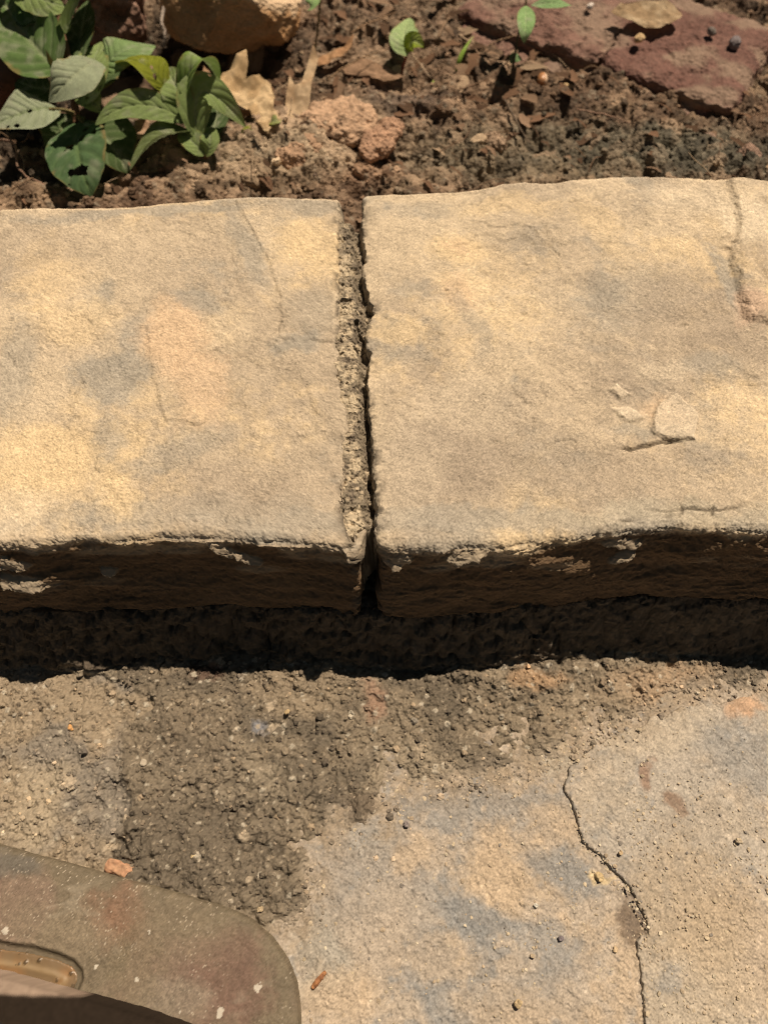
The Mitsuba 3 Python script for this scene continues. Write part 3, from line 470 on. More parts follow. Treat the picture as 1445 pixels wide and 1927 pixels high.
for (c0, sp, n) in clusters:
    for _ in range(int(n * 1.6)):
        x, y = C(c0) + r.normal(0, sp, 2)
        if sdf(C([[x, y]]), PAVER)[0] > -.004: continue
        raised = sdf(C([[x, y]]), [(0.3121, 0.1544), (0.2139, 0.1311), (0.1451, 0.1031), (0.1277, 0.0887), (0.1308, 0.0412), (0.1520, 0.0221), (0.1666, -0.0122), (0.1595, -0.0186), (0.1569, -0.0594), (0.1537, -0.1035), (0.2562, -0.1035)])[0] > 0
        s = min(.0016, .00035 + r.exponential(.00026)); b = ICO[1]
        vv = b.vertices * s * C([1, r.uniform(.6, 1), .42]) * r.uniform(.8, 1.2, (len(b.vertices), 1)); a = r.uniform(0, 6.3)
        vv = vv @ C([[math.cos(a), -math.sin(a), 0], [math.sin(a), math.cos(a), 0], [0, 0, 1]]) + C([x, y, PZ + .0002 + s * .15 + (.0035 if raised else 0)])
        vs.append(vv); fs.append(b.faces + n0); n0 += len(vv)
        g = r.uniform(.75, 1.15); cs.append(np.broadcast_to(C([(.45, .38, .28), (.38, .31, .23), (.22, .20, .18), (.52, .46, .36)][r.choice(4, p=[.45, .3, .07, .18])]) * g, vv.shape))
put('grit', np.vstack(vs), np.vstack(fs), 'rough_stone', np.vstack(cs), smooth=False, label='loose sandy grit scattered over the flagstones', kind='stuff', cat='grit')

# ---------------------------------------------------------------- the planting bed behind the wall
SZ = -0.078
def soil_z(p):
    q = p + .004 * np.stack([fb(p, .012, 3, 801), fb(p, .012, 3, 802), 0 * p[..., 0]], -1)
    c0, r0 = cells(q, .034, 803, .4, 1.0); c1, r1 = cells(q, .015, 804); c2, r2 = cells(q, .0075, 805); c3, r3 = cells(p, .0036, 806)
    z = SZ + .012 * fb(p, .12, 3, 807) + .0065 * fb(p, .035, 4, 808) + .008 * c0 * (r0 > .45) + .0075 * c1 + .0052 * c2 + .0028 * c3 + .0022 * fb(p, .011, 3, 809)
    for c, rx, ry, dep in (((-0.2088, 0.8020), .07, .07, -.062), ((-0.2798, 0.8506), .07, .08, -.050), ((-0.3796, 0.7927), .12, .09, -.045), ((-0.3146, 0.6394), .10, .022, -.020), ((0.0067, 0.6711), .034, .020, -.022), ((0.0213, 0.7788), .022, .026, -.015), ((-0.1591, 0.8260), .07, .035, -.030), ((-0.1391, 0.6631), .09, .03, .012), ((-0.0659, 0.6874), .05, .05, .014), ((-0.0319, 0.6053), .02, .02, -.014), ((0.4098, 0.8115), .02, .10, -.02), ((0.1188, 0.6394), .02, .012, -.014), ((-0.0896, 0.6317), .015, .010, -.008)):
        d = p[..., :2] - C(c); z = z + dep * np.exp(-(d[..., 0] / rx) ** 2 - (d[..., 1] / ry) ** 2)
    z = z - .010 * sm(.545, .52, p[..., 1])
    col = lerp(C([.165, .098, .064]), C([.255, .165, .108]), sm(-.2, .3, fb(p, .05, 4, 810))[..., None])
    col = blots(p, col, [((-0.0490, 0.6764), .10, .06, 0, (.56, .39, .275), .9), ((-0.1051, 0.6446), .10, .04, 0, (.48, .35, .245), .85), ((-0.0470, 0.7985), .06, .04, 0, (.36, .25, .17), .6), ((0.1447, 0.6524), .18, .06, 0, (.21, .165, .115), .7), ((0.3027, 0.6603), .16, .05, 0, (.115, .10, .075), .9), ((0.1012, 0.7985), .18, .10, 0, (.21, .125, .08), .6), ((-0.0015, 0.8669), .14, .10, 0, (.25, .16, .11), .6), ((-0.2457, 0.8148), .15, .14, 0, (.055, .038, .027), .95), ((-0.3711, 0.7502), .16, .12, 0, (.055, .038, .027), .95), ((-0.3473, 0.6420), .14, .03, 0, (.085, .065, .05), .9), ((-0.0013, 0.6292), .05, .02, 0, (.36, .20, .13), .6), ((0.0206, 0.7352), .05, .03, 0, (.17, .12, .10), .6)], 811, .02, .05)  # the darkest blots at the left paint in shade below plants and rock
    col = lerp(col, C([.37, .245, .17]), (.55 * sm(.55, .95, r1) * sm(.2, .6, c1))[..., None])
    col = col * (.35 + .60 * r1 + .45 * r2 + .30 * r3)[..., None]
    col = lerp(col, C([.33, .27, .21]), (.5 * (r3 > .93) * (c3 > .4))[..., None])
    col = col * C([.60, .65, .65]) * (1 + .18 * fb(p, .0045, 3, 812) + .10 * fb(p, .0016, 1, 813))[..., None]
    return z, col
heightsheet('soil', -.58, .58, .490, 1.12, .00135, soil_z, 'earth', kind='structure', label='clumpy reddish brown soil of the planting bed')
# coarser bed going on beyond
v = []
gx, gy = np.meshgrid(np.linspace(-3, 3, 420), .53 + 4.5 * np.linspace(0, 1, 330) ** 1.6, indexing='ij')
gp = np.stack([gx, gy, 0 * gx], -1); gz = -.086 + .012 * fb(gp, .12, 4, 820) + .012 * fb(gp, .035, 3, 822) - .035 * sm(.60, .55, np.abs(gx)) * sm(1.14, 1.08, gy)
put('bed_soil', np.stack([gx, gy, gz], -1), grid_faces(*gx.shape), 'loose_dirt', kind='structure', label='rough brown soil of the bed further back')
gx, gy = np.meshgrid(np.linspace(-3, 3, 300), np.linspace(-3, .21, 170), indexing='ij'); gp = np.stack([gx, gy, 0 * gx], -1)
put('path__earth', np.stack([gx, gy, -.139 + .003 * fb(gp, .08, 4, 825)], -1), grid_faces(*gx.shape), 'loose_dirt')

CLODS = [((-0.0436, 0.6933, -0.0600), (.074, .062, .022), (.43, .29, .195), 'large pale tan clod of dry earth behind the joint'), ((-0.0836, 0.6507, -0.0600), (.040, .036, .018), (.38, .25, .165), 'pinkish clod of earth between the stemmed plant and the large pale clod'), ((-0.0013, 0.6661, -0.0580), (.066, .026, .014), (.34, .21, .14), 'flat reddish clod bridging a dark hollow'),
         ((-0.1243, 0.6332, -0.0660), (.054, .030, .018), (.27, .20, .135), 'grey brown clod right of the foot of the stemmed plant'), ((-0.1853, 0.6216, -0.0700), (.040, .024, .014), (.30, .225, .155), 'tan clod left of centre against the back of the wall'), ((-0.0167, 0.6330, -0.0700), (.036, .020, .013), (.36, .235, .155), 'salmon clod just behind the notch of the joint'), ((-0.0627, 0.6266, -0.0680), (.030, .022, .016), (.17, .125, .10), 'dark flat clod below the pinkish one'),
         ((0.1090, 0.6708, -0.0660), (.030, .024, .016), (.28, .20, .14), 'brown clod in the middle of the bed below the grass blade'), ((0.2636, 0.6497, -0.0680), (.034, .026, .018), (.16, .135, .10), 'grey clod below the corner of the red brick'), ((0.3515, 0.6444, -0.0640), (.030, .022, .018), (.25, .165, .125), 'reddish grey clod at the right edge of the bed')]
for i, (at, size, c, lab) in enumerate(CLODS):
    v, f, u = lumpy(size, 5, 830 + i, 2.3, .24, .0018, (0, 0, 31 * i), at)
    cc, rr = cells(v, .005, 850 + i); c5, _ = cells(v[:, [0, 1]] + v[:, [2, 0]] * C([.7, 0]), .0028, 855 + i); v = v + u * (.0024 * cc + .0014 * c5 + .0008 * fb(v, .003, 2, 857))[:, None]
    put(num('soil_clod'), v, f, 'earth', tinted(v, c, C(c) * .78, 860 + i, .012), label=lab, cat='clod', group='clods of earth in the bed')

# rocks and bricks
v, f, u = lumpy((.150, .135, .105), 6, 901, 3.2, .13, .0022, (-14, 12, 24), (-0.1656, 0.8916, -0.0400))
ctr = v.mean(0)
for nx, ny, nz, dd in ((.55, .05, .85, .028), (-.42, -.72, .42, .052), (.15, -.95, .05, .058), (-.7, .2, .6, .056), (.9, -.45, .1, .064), (.75, -.55, .45, .058)):     # broken faces
    nn = C([nx, ny, nz]) / np.linalg.norm([nx, ny, nz]); s = (v - ctr) @ nn; over = np.maximum(0, s - dd - .002 * fb(v, .02, 3, 905)); v = v - nn * (over * .92)[:, None]
v = v + u * (.0012 * fb(v, .006, 3, 906) + .0005 * fb(v, .002, 2, 907))[:, None]
c = tinted(v, (.43, .25, .125), (.46, .29, .16), 902, .03); n = trimesh.Trimesh(v, f, process=False).vertex_normals
put('rock', v, f, 'rough_stone', lerp(c, C([.52, .40, .28]), (sm(.022, .028, (v - ctr) @ (C([.55, .05, .85]) / np.linalg.norm([.55, .05, .85])) + .004 * fb(v, .012, 3, 903)) * .85)[:, None]), label='large angular orange brown rock at the top of the bed', cat='rock')  # the upper right facet is coloured paler to look sunlit
v, f, u = lumpy((.070, .075, .10), 6, 911, 2.4, .16, 0, (0, 0, 10), (-0.3036, 0.8868, -0.0500))
cc, _ = cells(v[:, [0, 1, 2]] * C([1, 1, 0]) + C([0, 1, 0]) * v[:, 2:3] * .6, .008, 912); v = v + u * (.004 * cc + .002 * fb(v, .006, 3, 914))[:, None]
put('stump', v, f, 'worn_paver', tinted(v, (.15, .085, .058), (.24, .15, .115), 913, .012), label='dark knobbly stump behind the broad leaved plant', cat='stump')
v, f, u = lumpy((.10, .16, .05), 5, 917, 7, .06, .001, (0, 0, 12), (-0.4387, 0.8112, -0.0720))
put('brick', v, f, 'earth', tinted(v, (.17, .070, .042), (.13, .055, .035), 918, .02), label='dark red brick at the left edge, mostly hidden behind the leaves', cat='brick', group='old bricks in the bed')

def brick(key, a, b, depth, height, seed, base, label, ledge=.0):
    """an eroded brick whose front top edge runs from a to b; it goes back from there"""
    a, b = C(a), C(b); L = np.linalg.norm(b - a); ex = (b - a) / L; ey = C([-ex[1], ex[0]])
    u = ICO[6].vertices; k = (np.abs(u) ** 9).sum(1) ** (-1 / 9); q = u * k[:, None]
    v = q * C([L, depth, height]) / 2
    c5, _ = cells(v[:, [0, 1]] + v[:, [2, 2]] * .8, .006, seed + 8)
    v = v + u * (.0038 * fb(v, .03, 4, seed) + .0018 * fb(v, .007, 3, seed + 1) + .0006 * fb(v, .002, 2, seed + 5) + .0012 * c5)[:, None]
    if ledge:   # the lower half of the front stands out
        m = sm(-.2, -.8, q[:, 1]) * sm(.42, .22, q[:, 2] + .20 * fb(v, .02, 3, seed + 2)); v[:, 1] -= ledge * m * (1 + .25 * fb(v, .02, 2, seed + 7))
        m2 = sm(.2, .6, -q[:, 1]) * sm(.7, .9, q[:, 2]) * sm(-.1, .3, fb(v, .03, 3, seed + 3)); v[:, 2] -= .004 * m2
    c = a[:2] + ex[:2] * L / 2 + ey[:2] * depth / 2
    w = v[:, :1] * ex + v[:, 1:2] * ey
    w = C([c[0], c[1]]) + w
    V = np.column_stack([w, v[:, 2] - height / 2 + TOPZ[key]])
    col = tinted(V, base, C(base) * C([.82, .78, .78]), seed + 4, .02)
    col = lerp(col, C([.205, .145, .11]), (.9 * sm(-.2, .5, fb(V, .03, 5, seed + 6)))[:, None])
    put(key, V, ICO[6].faces, 'earth', col, label=label, cat='brick', group='old bricks in the bed')
TOPZ = {'brick_001': -.050, 'brick_002': -.054}
brick('brick_001', (0.2224, 0.7793), (0.3513, 0.7075), .16, .055, 931, (.140, .074, .060), 'eroded dark red brick in the top right corner with a tan leaf on it', .022)
brick('brick_002', (0.0748, 0.8878), (0.2237, 0.7897), .15, .050, 941, (.165, .094, .075), 'crumbled red brick left of the one in the top right corner, half buried', .020)

# small things lying in the bed
v, f, u = lumpy((.011, .016, .011), 4, 950, 2.0, .03, 0, (0, 0, -10), (0.1645, 0.7658, -0.0600))
put('seed', v, f, 'damp_clay', lerp(tinted(v, (.36, .17, .07), (.30, .14, .06), 951, .004, .05), C([.62, .45, .32]), sm(.001, .003, v[:, 0] - (0.1645, 0.7658, -0.0600)[0])[:, None]), label='shiny brown seed with a pale side below the red bricks', cat='seed')
for i, (at, s, c, lab) in enumerate([((0.1900, 0.7537, -0.0620), .009, (.50, .36, .20), 'yellow pebble right of the shiny seed'), ((0.2666, 0.8059, -0.0420), .009, (.48, .35, .20), 'yellow pebble on the red brick below the tan leaf'), ((0.3653, 0.8003, -0.0420), .012, (.16, .14, .15), 'dark grey pebble on the right part of the red brick'), ((0.3454, 0.8192, -0.0420), .008, (.17, .15, .14), 'small dark pebble left of the grey pebble on the red brick'), ((0.3236, 0.6805, -0.0660), .011, (.24, .165, .13), 'dull pink pebble under the corner of the red brick'), ((0.0927, 0.6693, -0.0620), .013, (.42, .32, .22), 'pale chip of stone in the middle of the bed'), ((0.2247, 0.8741, -0.0460), .007, (.55, .50, .47), 'white pebble on the crumbled red brick')]):
    v, f, u = lumpy((s * 1.2, s, s * .8), 3, 960 + i, 2.4, .2, rot=(0, 0, 40 * i), at=at)
    put(num('pebble'), v, f, 'rough_stone', tinted(v, c, C(c) * .8, 970 + i, .004), label=lab, cat='pebble', group='pebbles in the bed')

def tube(pts, r0, r1, n=7, seg=8):
    pts = C(pts, float); t = np.linspace(0, 1, len(pts)); tt = np.linspace(0, 1, seg * (len(pts) - 1) + 1)
    if len(pts) > 2:
        from scipy.interpolate import PchipInterpolator
        c = PchipInterpolator(t, pts)(tt)
    else: c = lerp(pts[0], pts[1], tt[:, None])
    d = np.gradient(c, axis=0); d /= np.linalg.norm(d, axis=1, keepdims=True)
    s = np.cross(d, [0.13, .2, 1.0]); s /= np.linalg.norm(s, axis=1, keepdims=True); b = np.cross(s, d)
    a = np.linspace(0, 2 * math.pi, n, endpoint=False); r = lerp(r0, r1, tt)[:, None, None]
    v = c[:, None] + r * (np.cos(a)[None, :, None] * s[:, None] + np.sin(a)[None, :, None] * b[:, None])
    i = np.arange(len(c) * n).reshape(len(c), n); j = np.roll(i, -1, 1)
    f = np.vstack([np.stack([i[:-1].ravel(), j[:-1].ravel(), j[1:].ravel()], 1), np.stack([i[:-1].ravel(), j[1:].ravel(), i[1:].ravel()], 1),
                   [[i[0, 0], i[0, k + 1], i[0, k]] for k in range(1, n - 1)], [[i[-1, 0], i[-1, k], i[-1, k + 1]] for k in range(1, n - 1)]])
    return v.reshape(-1, 3), f

def leaf(base, mid, tip, w, roll=0.0, fold=.25, wave=.06, cup=0.0, shape='broad', seed=0, jag=0.0, nu=60, nv=31, twist=0.0):
    """a leaf along the curve base-mid-tip, half width w; returns vertices, faces, position along and across"""
    b, m, e = C(base), C(mid), C(tip)
    t = np.linspace(0, 1, nu)[:, None]; ctl = 2 * m - .5 * (b + e)
    c = (1 - t) ** 2 * b + 2 * t * (1 - t) * ctl + t ** 2 * e
    d = np.gradient(c, axis=0); d /= np.linalg.norm(d, axis=1, keepdims=True)
    s = np.cross(d, [0, -.25, 1.0]); s /= np.linalg.norm(s, axis=1, keepdims=True); n = np.cross(s, d)
    a = np.radians(roll + twist * (t - .5)); s, n = s * np.cos(a) + n * np.sin(a), n * np.cos(a) - s * np.sin(a)
    x = np.linspace(0, 1, nu)
    prof = {'broad': np.sin(math.pi * np.clip(x, 0, 1) ** .82) ** .72 * (1 - .12 * x), 'lance': np.sin(math.pi * x ** .72) ** 1.0, 'spoon': np.sin(math.pi * x ** 1.35) ** .75 * .98, 'blade': (1 - x ** 3) * (.6 + .4 * x)}[shape]
    prof = np.maximum(prof, .035)
    y = np.linspace(-1, 1, nv)
    wave_z = wave * w * np.sin(x[:, None] * 9 + seed + y[None] * 1.2) * np.abs(y[None]) ** 1.5
    vein = -.06 * w * np.exp(-(y[None] / .07) ** 2) - .050 * w * (.5 + .5 * np.cos((x[:, None] * 1.0 - np.abs(y[None]) * .28) * 2 * math.pi * 7)) ** 4 * (np.abs(y[None]) < .9)
    up = fold * w * np.abs(y[None]) - cup * w * y[None] ** 2 + wave_z + vein
    ww = prof[:, None] * w * (1 + jag * fb(np.stack([x[:, None] * 1 + 0 * y[None], np.sign(y)[None] + 0 * x[:, None], seed + 0 * x[:, None] * y[None]], -1), .12, 3, seed))
    V = c[:, None] + s[:, None] * (ww * y[None])[..., None] + n[:, None] * (up * prof[:, None])[..., None]
    X, Yy = np.broadcast_to(x[:, None], (nu, nv)), np.broadcast_to(y[None], (nu, nv))
    return V.reshape(-1, 3), grid_faces(nu, nv), X.ravel(), Yy.ravel()

def leaf_colour(v, x, y, base, vein, seed, spot=.12):
    k = np.exp(-(y / .07) ** 2) * .8 + .35 * (.5 + .5 * np.cos((x - np.abs(y) * .28) * 2 * math.pi * 7)) ** 8 * (np.abs(y) < .9)
    c = lerp(C(base), C(vein), np.clip(k, 0, 1)[:, None])
    c = lerp(c, C([.26, .27, .215]), (.40 * sm(.0, .8, fb(v, .010, 4, seed + 3)))[:, None])
    c = lerp(c, C([.19, .14, .06]), (.7 * sm(.86, 1.0, np.abs(y) + .12 * fb(v, .008, 3, seed + 5)) * sm(.0, .4, fb(v, .02, 2, seed + 6)))[:, None])
    return 1.4 * c * (1 + spot * fb(v, .006, 3, seed) + .10 * fb(v, .0018, 2, seed + 1))[:, None]

def plant(name, label, cat, stems, leaves, seed, group=None):
    key = num(name); tag(key, label, cat, group)
    for pts, r0, r1, c in stems:
        v, f = tube(pts, r0, r1); put(num(f'{key}__stem'), v, f, 'earth', tinted(v, c, C(c) * .8, seed, .006), )
    for i, L in enumerate(leaves):
        base, mid, tip, w = L[:4]; o = dict(L[4]) if len(L) > 4 else {}
        c, vn = o.pop('c', GREEN), o.pop('v', VEIN)
        o.setdefault('jag', .05); v, f, x, y = leaf(base, mid, tip, w, seed=seed + i, **o)
        if w > .018 and i % 3 == 0:     # holes eaten by insects
            f = f[(fb(v, .011, 2, seed + i + 70)[f].mean(1) < .62) | (np.abs(y[f]).mean(1) > .9)]
        put(num(f'{key}__leaf'), v, f, 'leaf_green', leaf_colour(v, x, y, c, vn, seed + i))
GREEN, VEIN, GREYG, DARK, OLIVE, BRIGHT = (.095, .135, .062), (.19, .23, .135), (.20, .235, .165), (.050, .078, .034), (.135, .155, .022), (.150, .205, .080)

plant('broadleaf_plant', 'large broad leaved green weed at the left of the bed behind the wall', 'plant',
  [([(-0.3131, 0.6724, -0.0850), (-0.3027, 0.6927, -0.0500), (-0.3076, 0.7341, -0.0200), (-0.3163, 0.7741, 0.0000), (-0.3168, 0.8224, 0.0300)], .0042, .0028, (.16, .085, .05)), ([(-0.3027, 0.6927, -0.0500), (-0.2908, 0.6765, -0.0500), (-0.2810, 0.6566, -0.0500)], .0022, .0016, (.13, .12, .05)), ([(-0.3027, 0.6927, -0.0500), (-0.3105, 0.6853, -0.0400), (-0.3205, 0.6786, -0.0350)], .0022, .0015, (.14, .12, .05))],
  [((-0.3187, 0.6902, -0.0400), (-0.3401, 0.6718, -0.0320), (-0.3725, 0.6613, -0.0400), .030, dict(c=GREYG, v=(.12,.16,.08), fold=.06, wave=.05, roll=-8)),
   ((-0.3110, 0.7138, -0.0180), (-0.3434, 0.7449, -0.0060), (-0.3967, 0.8372, -0.0160), .034, dict(c=(.075,.125,.045), fold=.22, wave=.08, roll=10)),
   ((-0.3602, 0.7955, 0.0200), (-0.3254, 0.7645, 0.0200), (-0.3045, 0.7710, 0.0080), .018, dict(c=BRIGHT, roll=-20, fold=.1)),
   ((-0.3072, 0.7501, -0.0050), (-0.2964, 0.7646, 0.0100), (-0.2936, 0.8273, 0.0040), .018, dict(c=BRIGHT, roll=52, fold=.4, shape='lance')),
   ((-0.2946, 0.7255, -0.0200), (-0.3035, 0.7784, -0.0200), (-0.3071, 0.8350, -0.0200), .022, dict(c=DARK, roll=20, fold=.2)),
   ((-0.2753, 0.7190, -0.0120), (-0.2789, 0.6668, 0.0060), (-0.3039, 0.6498, -0.0080), .020, dict(c=GREYG, v=(.22,.25,.17), roll=24, fold=.05, wave=.14)),
   ((-0.2929, 0.6941, -0.0350), (-0.2837, 0.7086, -0.0200), (-0.2817, 0.7656, -0.0220), .026, dict(c=BRIGHT, roll=8, fold=.2)),
   ((-0.2956, 0.7306, -0.0500), (-0.2864, 0.7489, -0.0450), (-0.2719, 0.7659, -0.0500), .022, dict(c=DARK, fold=.2)),
   ((-0.2709, 0.7220, -0.0220), (-0.2505, 0.7327, -0.0100), (-0.2301, 0.7671, -0.0260), .028, dict(c=(.13,.20,.085), v=(.18,.25,.13), fold=.16, wave=.05, roll=8, cup=.15)),
   ((-0.3028, 0.6894, -0.0550), (-0.2824, 0.6172, -0.0380), (-0.2691, 0.5823, -0.0550), .032, dict(c=(.060,.105,.050), v=(.09,.14,.06), fold=.14, roll=-6, cup=.1)),
   ((-0.2960, 0.6962, -0.0620), (-0.2635, 0.6526, -0.0500), (-0.2465, 0.6278, -0.0660), .030, dict(c=(.055,.085,.035), fold=.18, roll=10)),
   ((-0.3140, 0.7148, -0.0650), (-0.3222, 0.6814, -0.0620), (-0.3384, 0.6711, -0.0750), .026, dict(c=DARK, fold=.2)),
   ((-0.2971, 0.7067, -0.0400), (-0.2802, 0.6862, -0.0320), (-0.2733, 0.6862, -0.0450), .012, dict(c=BRIGHT, fold=.25, shape='lance')),
   ((-0.3188, 0.7120, -0.0300), (-0.3235, 0.7189, -0.0160), (-0.3476, 0.7620, -0.0220), .012, dict(c=(.17,.13,.045), v=(.2,.16,.08), roll=40, fold=.3, shape='lance')),
   ((-0.3259, 0.7315, -0.0450), (-0.3436, 0.7272, -0.0450), (-0.3784, 0.7560, -0.0550), .024, dict(c=DARK, fold=.15)),
   ((-0.3104, 0.7771, 0.0200), (-0.3373, 0.8034, 0.0300), (-0.3926, 0.8435, 0.0200), .032, dict(c=GREEN)), ((-0.3071, 0.7848, 0.0300), (-0.2873, 0.8096, 0.0450), (-0.2762, 0.8620, 0.0300), .032, dict(c=GREEN)),
   ((-0.3165, 0.7696, -0.0000), (-0.3395, 0.7805, 0.0000), (-0.3729, 0.7860, -0.0140), .026, dict(c=DARK, fold=.2)), ((-0.3197, 0.7686, -0.0300), (-0.2976, 0.7508, -0.0300), (-0.2876, 0.7934, -0.0500), .022, dict(c=DARK))], 1001)

plant('leafy_plant', 'small green weed with a reddish stem left of the pale dead leaf', 'plant',
  [([(-0.1721, 0.6486, -0.0660), (-0.1851, 0.6660, -0.0500), (-0.1959, 0.6801, -0.0360), (-0.2109, 0.6969, -0.0220)], .0028, .0018, (.23, .135, .075))],
  [((-0.2067, 0.6887, -0.0220), (-0.2235, 0.6975, -0.0020), (-0.2563, 0.7173, -0.0140), .022, dict(c=OLIVE, v=(.10,.13,.02), roll=-30, fold=.15)),
   ((-0.1920, 0.6775, -0.0380), (-0.1952, 0.6849, -0.0180), (-0.2112, 0.7220, -0.0220), .016, dict(c=BRIGHT, roll=14, fold=.3)),
   ((-0.1949, 0.6801, -0.0360), (-0.1713, 0.6924, 0.0040), (-0.1589, 0.7079, -0.0300), .016, dict(c=(.13,.20,.055), roll=24, fold=.3, twist=40)),
   ((-0.1787, 0.6550, -0.0500), (-0.1696, 0.6793, -0.0180), (-0.1345, 0.6740, -0.0500), .019, dict(c=BRIGHT, roll=-14, fold=.35, wave=.12)),
   ((-0.1890, 0.6705, -0.0420), (-0.2275, 0.6633, -0.0200), (-0.2687, 0.6484, -0.0300), .0155, dict(c=(.135,.185,.075), v=(.17,.22,.1), roll=14, fold=.14)),
   ((-0.1847, 0.6629, -0.0500), (-0.2113, 0.6441, -0.0400), (-0.2392, 0.6201, -0.0560), .014, dict(c=(.10,.13,.055), roll=-24, fold=.5, wave=.15)),
   ((-0.1728, 0.6468, -0.0600), (-0.1851, 0.6522, -0.0480), (-0.1975, 0.6660, -0.0500), .012, dict(c=BRIGHT, fold=.3)), ((-0.1716, 0.6453, -0.0600), (-0.1658, 0.6522, -0.0480), (-0.1706, 0.6740, -0.0500), .010, dict(c=BRIGHT, fold=.3)),
   ((-0.1766, 0.6541, -0.0550), (-0.1650, 0.6957, -0.0520), (-0.1795, 0.7513, -0.0520), .014, dict(c=DARK, fold=.3)), ((-0.1393, 0.6689, -0.0600), (-0.1328, 0.6717, -0.0540), (-0.1272, 0.6875, -0.0560), .006, dict(c=OLIVE, fold=.3)),
   ((-0.1112, 0.6805, -0.0500), (-0.1054, 0.6787, -0.0460), (-0.0989, 0.6829, -0.0500), .006, dict(c=(.16,.19,.02), fold=.2))], 1041)

plant('seedling', 'seedling with a pale green and a yellowish leaf on a red stem', 'seedling', [([(0.0170, 0.7958, -0.0800), (0.0212, 0.7981, -0.0640), (0.0254, 0.7981, -0.0500)], .0016, .0011, (.26, .075, .045))],
  [((0.0253, 0.7962, -0.0500), (0.0207, 0.8046, -0.0380), (0.0276, 0.8472, -0.0440), .016, dict(c=(.24,.33,.16), v=(.3,.38,.2), roll=12, fold=.2)), ((0.0258, 0.7945, -0.0490), (0.0303, 0.7917, -0.0360), (0.0408, 0.7875, -0.0400), .0095, dict(c=(.22,.30,.030), roll=-30, fold=.25))], 1061, 'seedlings in the bed')
plant('seedling', 'seedling with narrow green leaves on a dark stem in front of the crumbled red brick', 'seedling', [([(0.1314, 0.7696, -0.0780), (0.1355, 0.7849, -0.0560), (0.1398, 0.8067, -0.0360), (0.1458, 0.8255, -0.0160), (0.1413, 0.8353, 0.0000)], .0014, .0010, (.10, .07, .04))],
  [((0.1458, 0.8216, -0.0180), (0.1398, 0.7742, -0.0100), (0.1391, 0.7620, -0.0220), .0092, dict(c=(.17,.28,.12), v=(.25,.34,.18), shape='lance', fold=.15)), ((0.1514, 0.8235, -0.0180), (0.1694, 0.8122, -0.0100), (0.1927, 0.8216, -0.0180), .0085, dict(c=(.17,.28,.13), v=(.25,.34,.18), shape='lance', fold=.15)),
   ((0.1424, 0.8247, -0.0120), (0.1285, 0.8218, -0.0040), (0.1213, 0.8373, -0.0100), .009, dict(c=(.17,.28,.12), shape='lance')), ((0.1329, 0.7900, -0.0580), (0.1392, 0.7927, -0.0540), (0.1471, 0.7952, -0.0600), .006, dict(c=(.10,.17,.08), shape='lance'))], 1071, 'seedlings in the bed')
plant('seedling', 'tall thin seedling at the top edge, just right of the rock', 'seedling', [([(-0.0771, 0.8456, -0.0780), (-0.0712, 0.8413, -0.0500), (-0.0670, 0.8426, -0.0240), (-0.0647, 0.8451, 0.0000)], .0012, .0009, (.17, .14, .06))],
  [((-0.0677, 0.8450, -0.0180), (-0.0727, 0.8198, -0.0120), (-0.0768, 0.8194, -0.0220), .0085, dict(c=(.19,.30,.13), fold=.15)), ((-0.0642, 0.8304, -0.0000), (-0.0523, 0.8371, 0.0040), (-0.0396, 0.8532, -0.0040), .01, dict(c=GREEN))], 1081, 'seedlings in the bed')
plant('grass_blade', 'single short green grass blade in the middle of the bed', 'grass blade', [], [((0.0789, 0.7988, -0.0760), (0.0820, 0.8022, -0.0580), (0.0960, 0.8256, -0.0500), .0036, dict(c=(.19,.30,.06), v=(.22,.34,.08), shape='blade', fold=.3, roll=20))], 1091)
plant('sprout', 'tiny yellow green sprout between the two middle seedlings', 'sprout', [], [((0.0581, 0.7602, -0.0760), (0.0544, 0.7635, -0.0700), (0.0519, 0.7767, -0.0680), .0045, dict(c=(.20,.27,.06), fold=.3)), ((0.0762, 0.7871, -0.0780), (0.0756, 0.7850, -0.0720), (0.0772, 0.7942, -0.0720), .003, dict(c=(.18,.24,.05), fold=.3))], 1095)

# dead leaves
def flat_leaf(key, outline, z, base, other, seed, label, curl=.006, tilt=(0, 0), bits=None, part=False):
    g = Polygon(outline).buffer(0); x0, y0, x1, y1 = g.bounds; st = max(.0011, (x1 - x0) / 70)
    X, Y = np.meshgrid(np.arange(x0, x1, st), np.arange(y0, y1, st)); q = np.stack([X.ravel(), Y.ravel()], 1)
    r = np.random.default_rng(seed); q = q + r.uniform(-.2, .2, q.shape) * st
    q = q[shapely.contains_xy(g.buffer(-st * .5), q[:, 0], q[:, 1])]
    rim = LineString(g.exterior.coords); k = int(rim.length / st) + 8
    e = np.array([rim.interpolate(i / k, normalized=True).coords[0] for i in range(k)]); e = e + .0012 * np.stack([fb(e, .006, 2, seed + 5), fb(e, .006, 2, seed + 6)], -1)
    q = np.vstack([q, e]); f = Delaunay(q).simplices; cen = q[f].mean(1); f = f[shapely.contains_xy(g.buffer(.0008), cen[:, 0], cen[:, 1])]
    c0 = C(g.centroid.coords[0]); d = q - c0
    zz = z + curl * fb(q, .03, 3, seed) + curl * .35 * ridged(q, .016, seed + 1) + d[:, 0] * tilt[0] + d[:, 1] * tilt[1] + curl * .8 * (np.linalg.norm(d, axis=1) / max(x1 - x0, y1 - y0)) ** 2
    v = np.column_stack([q, zz]); c = lerp(C(base), C(other), sm(-.3, .4, fb(q, .012, 4, seed + 2))[:, None]) * (1 + .15 * fb(q, .003, 3, seed + 3) - .25 * (ridged(q, .018, seed + 1) > .93))[:, None]
    put(key, v, f, 'leaf_dry', c, label=label, cat='dead leaf', group='dead leaves in the bed')
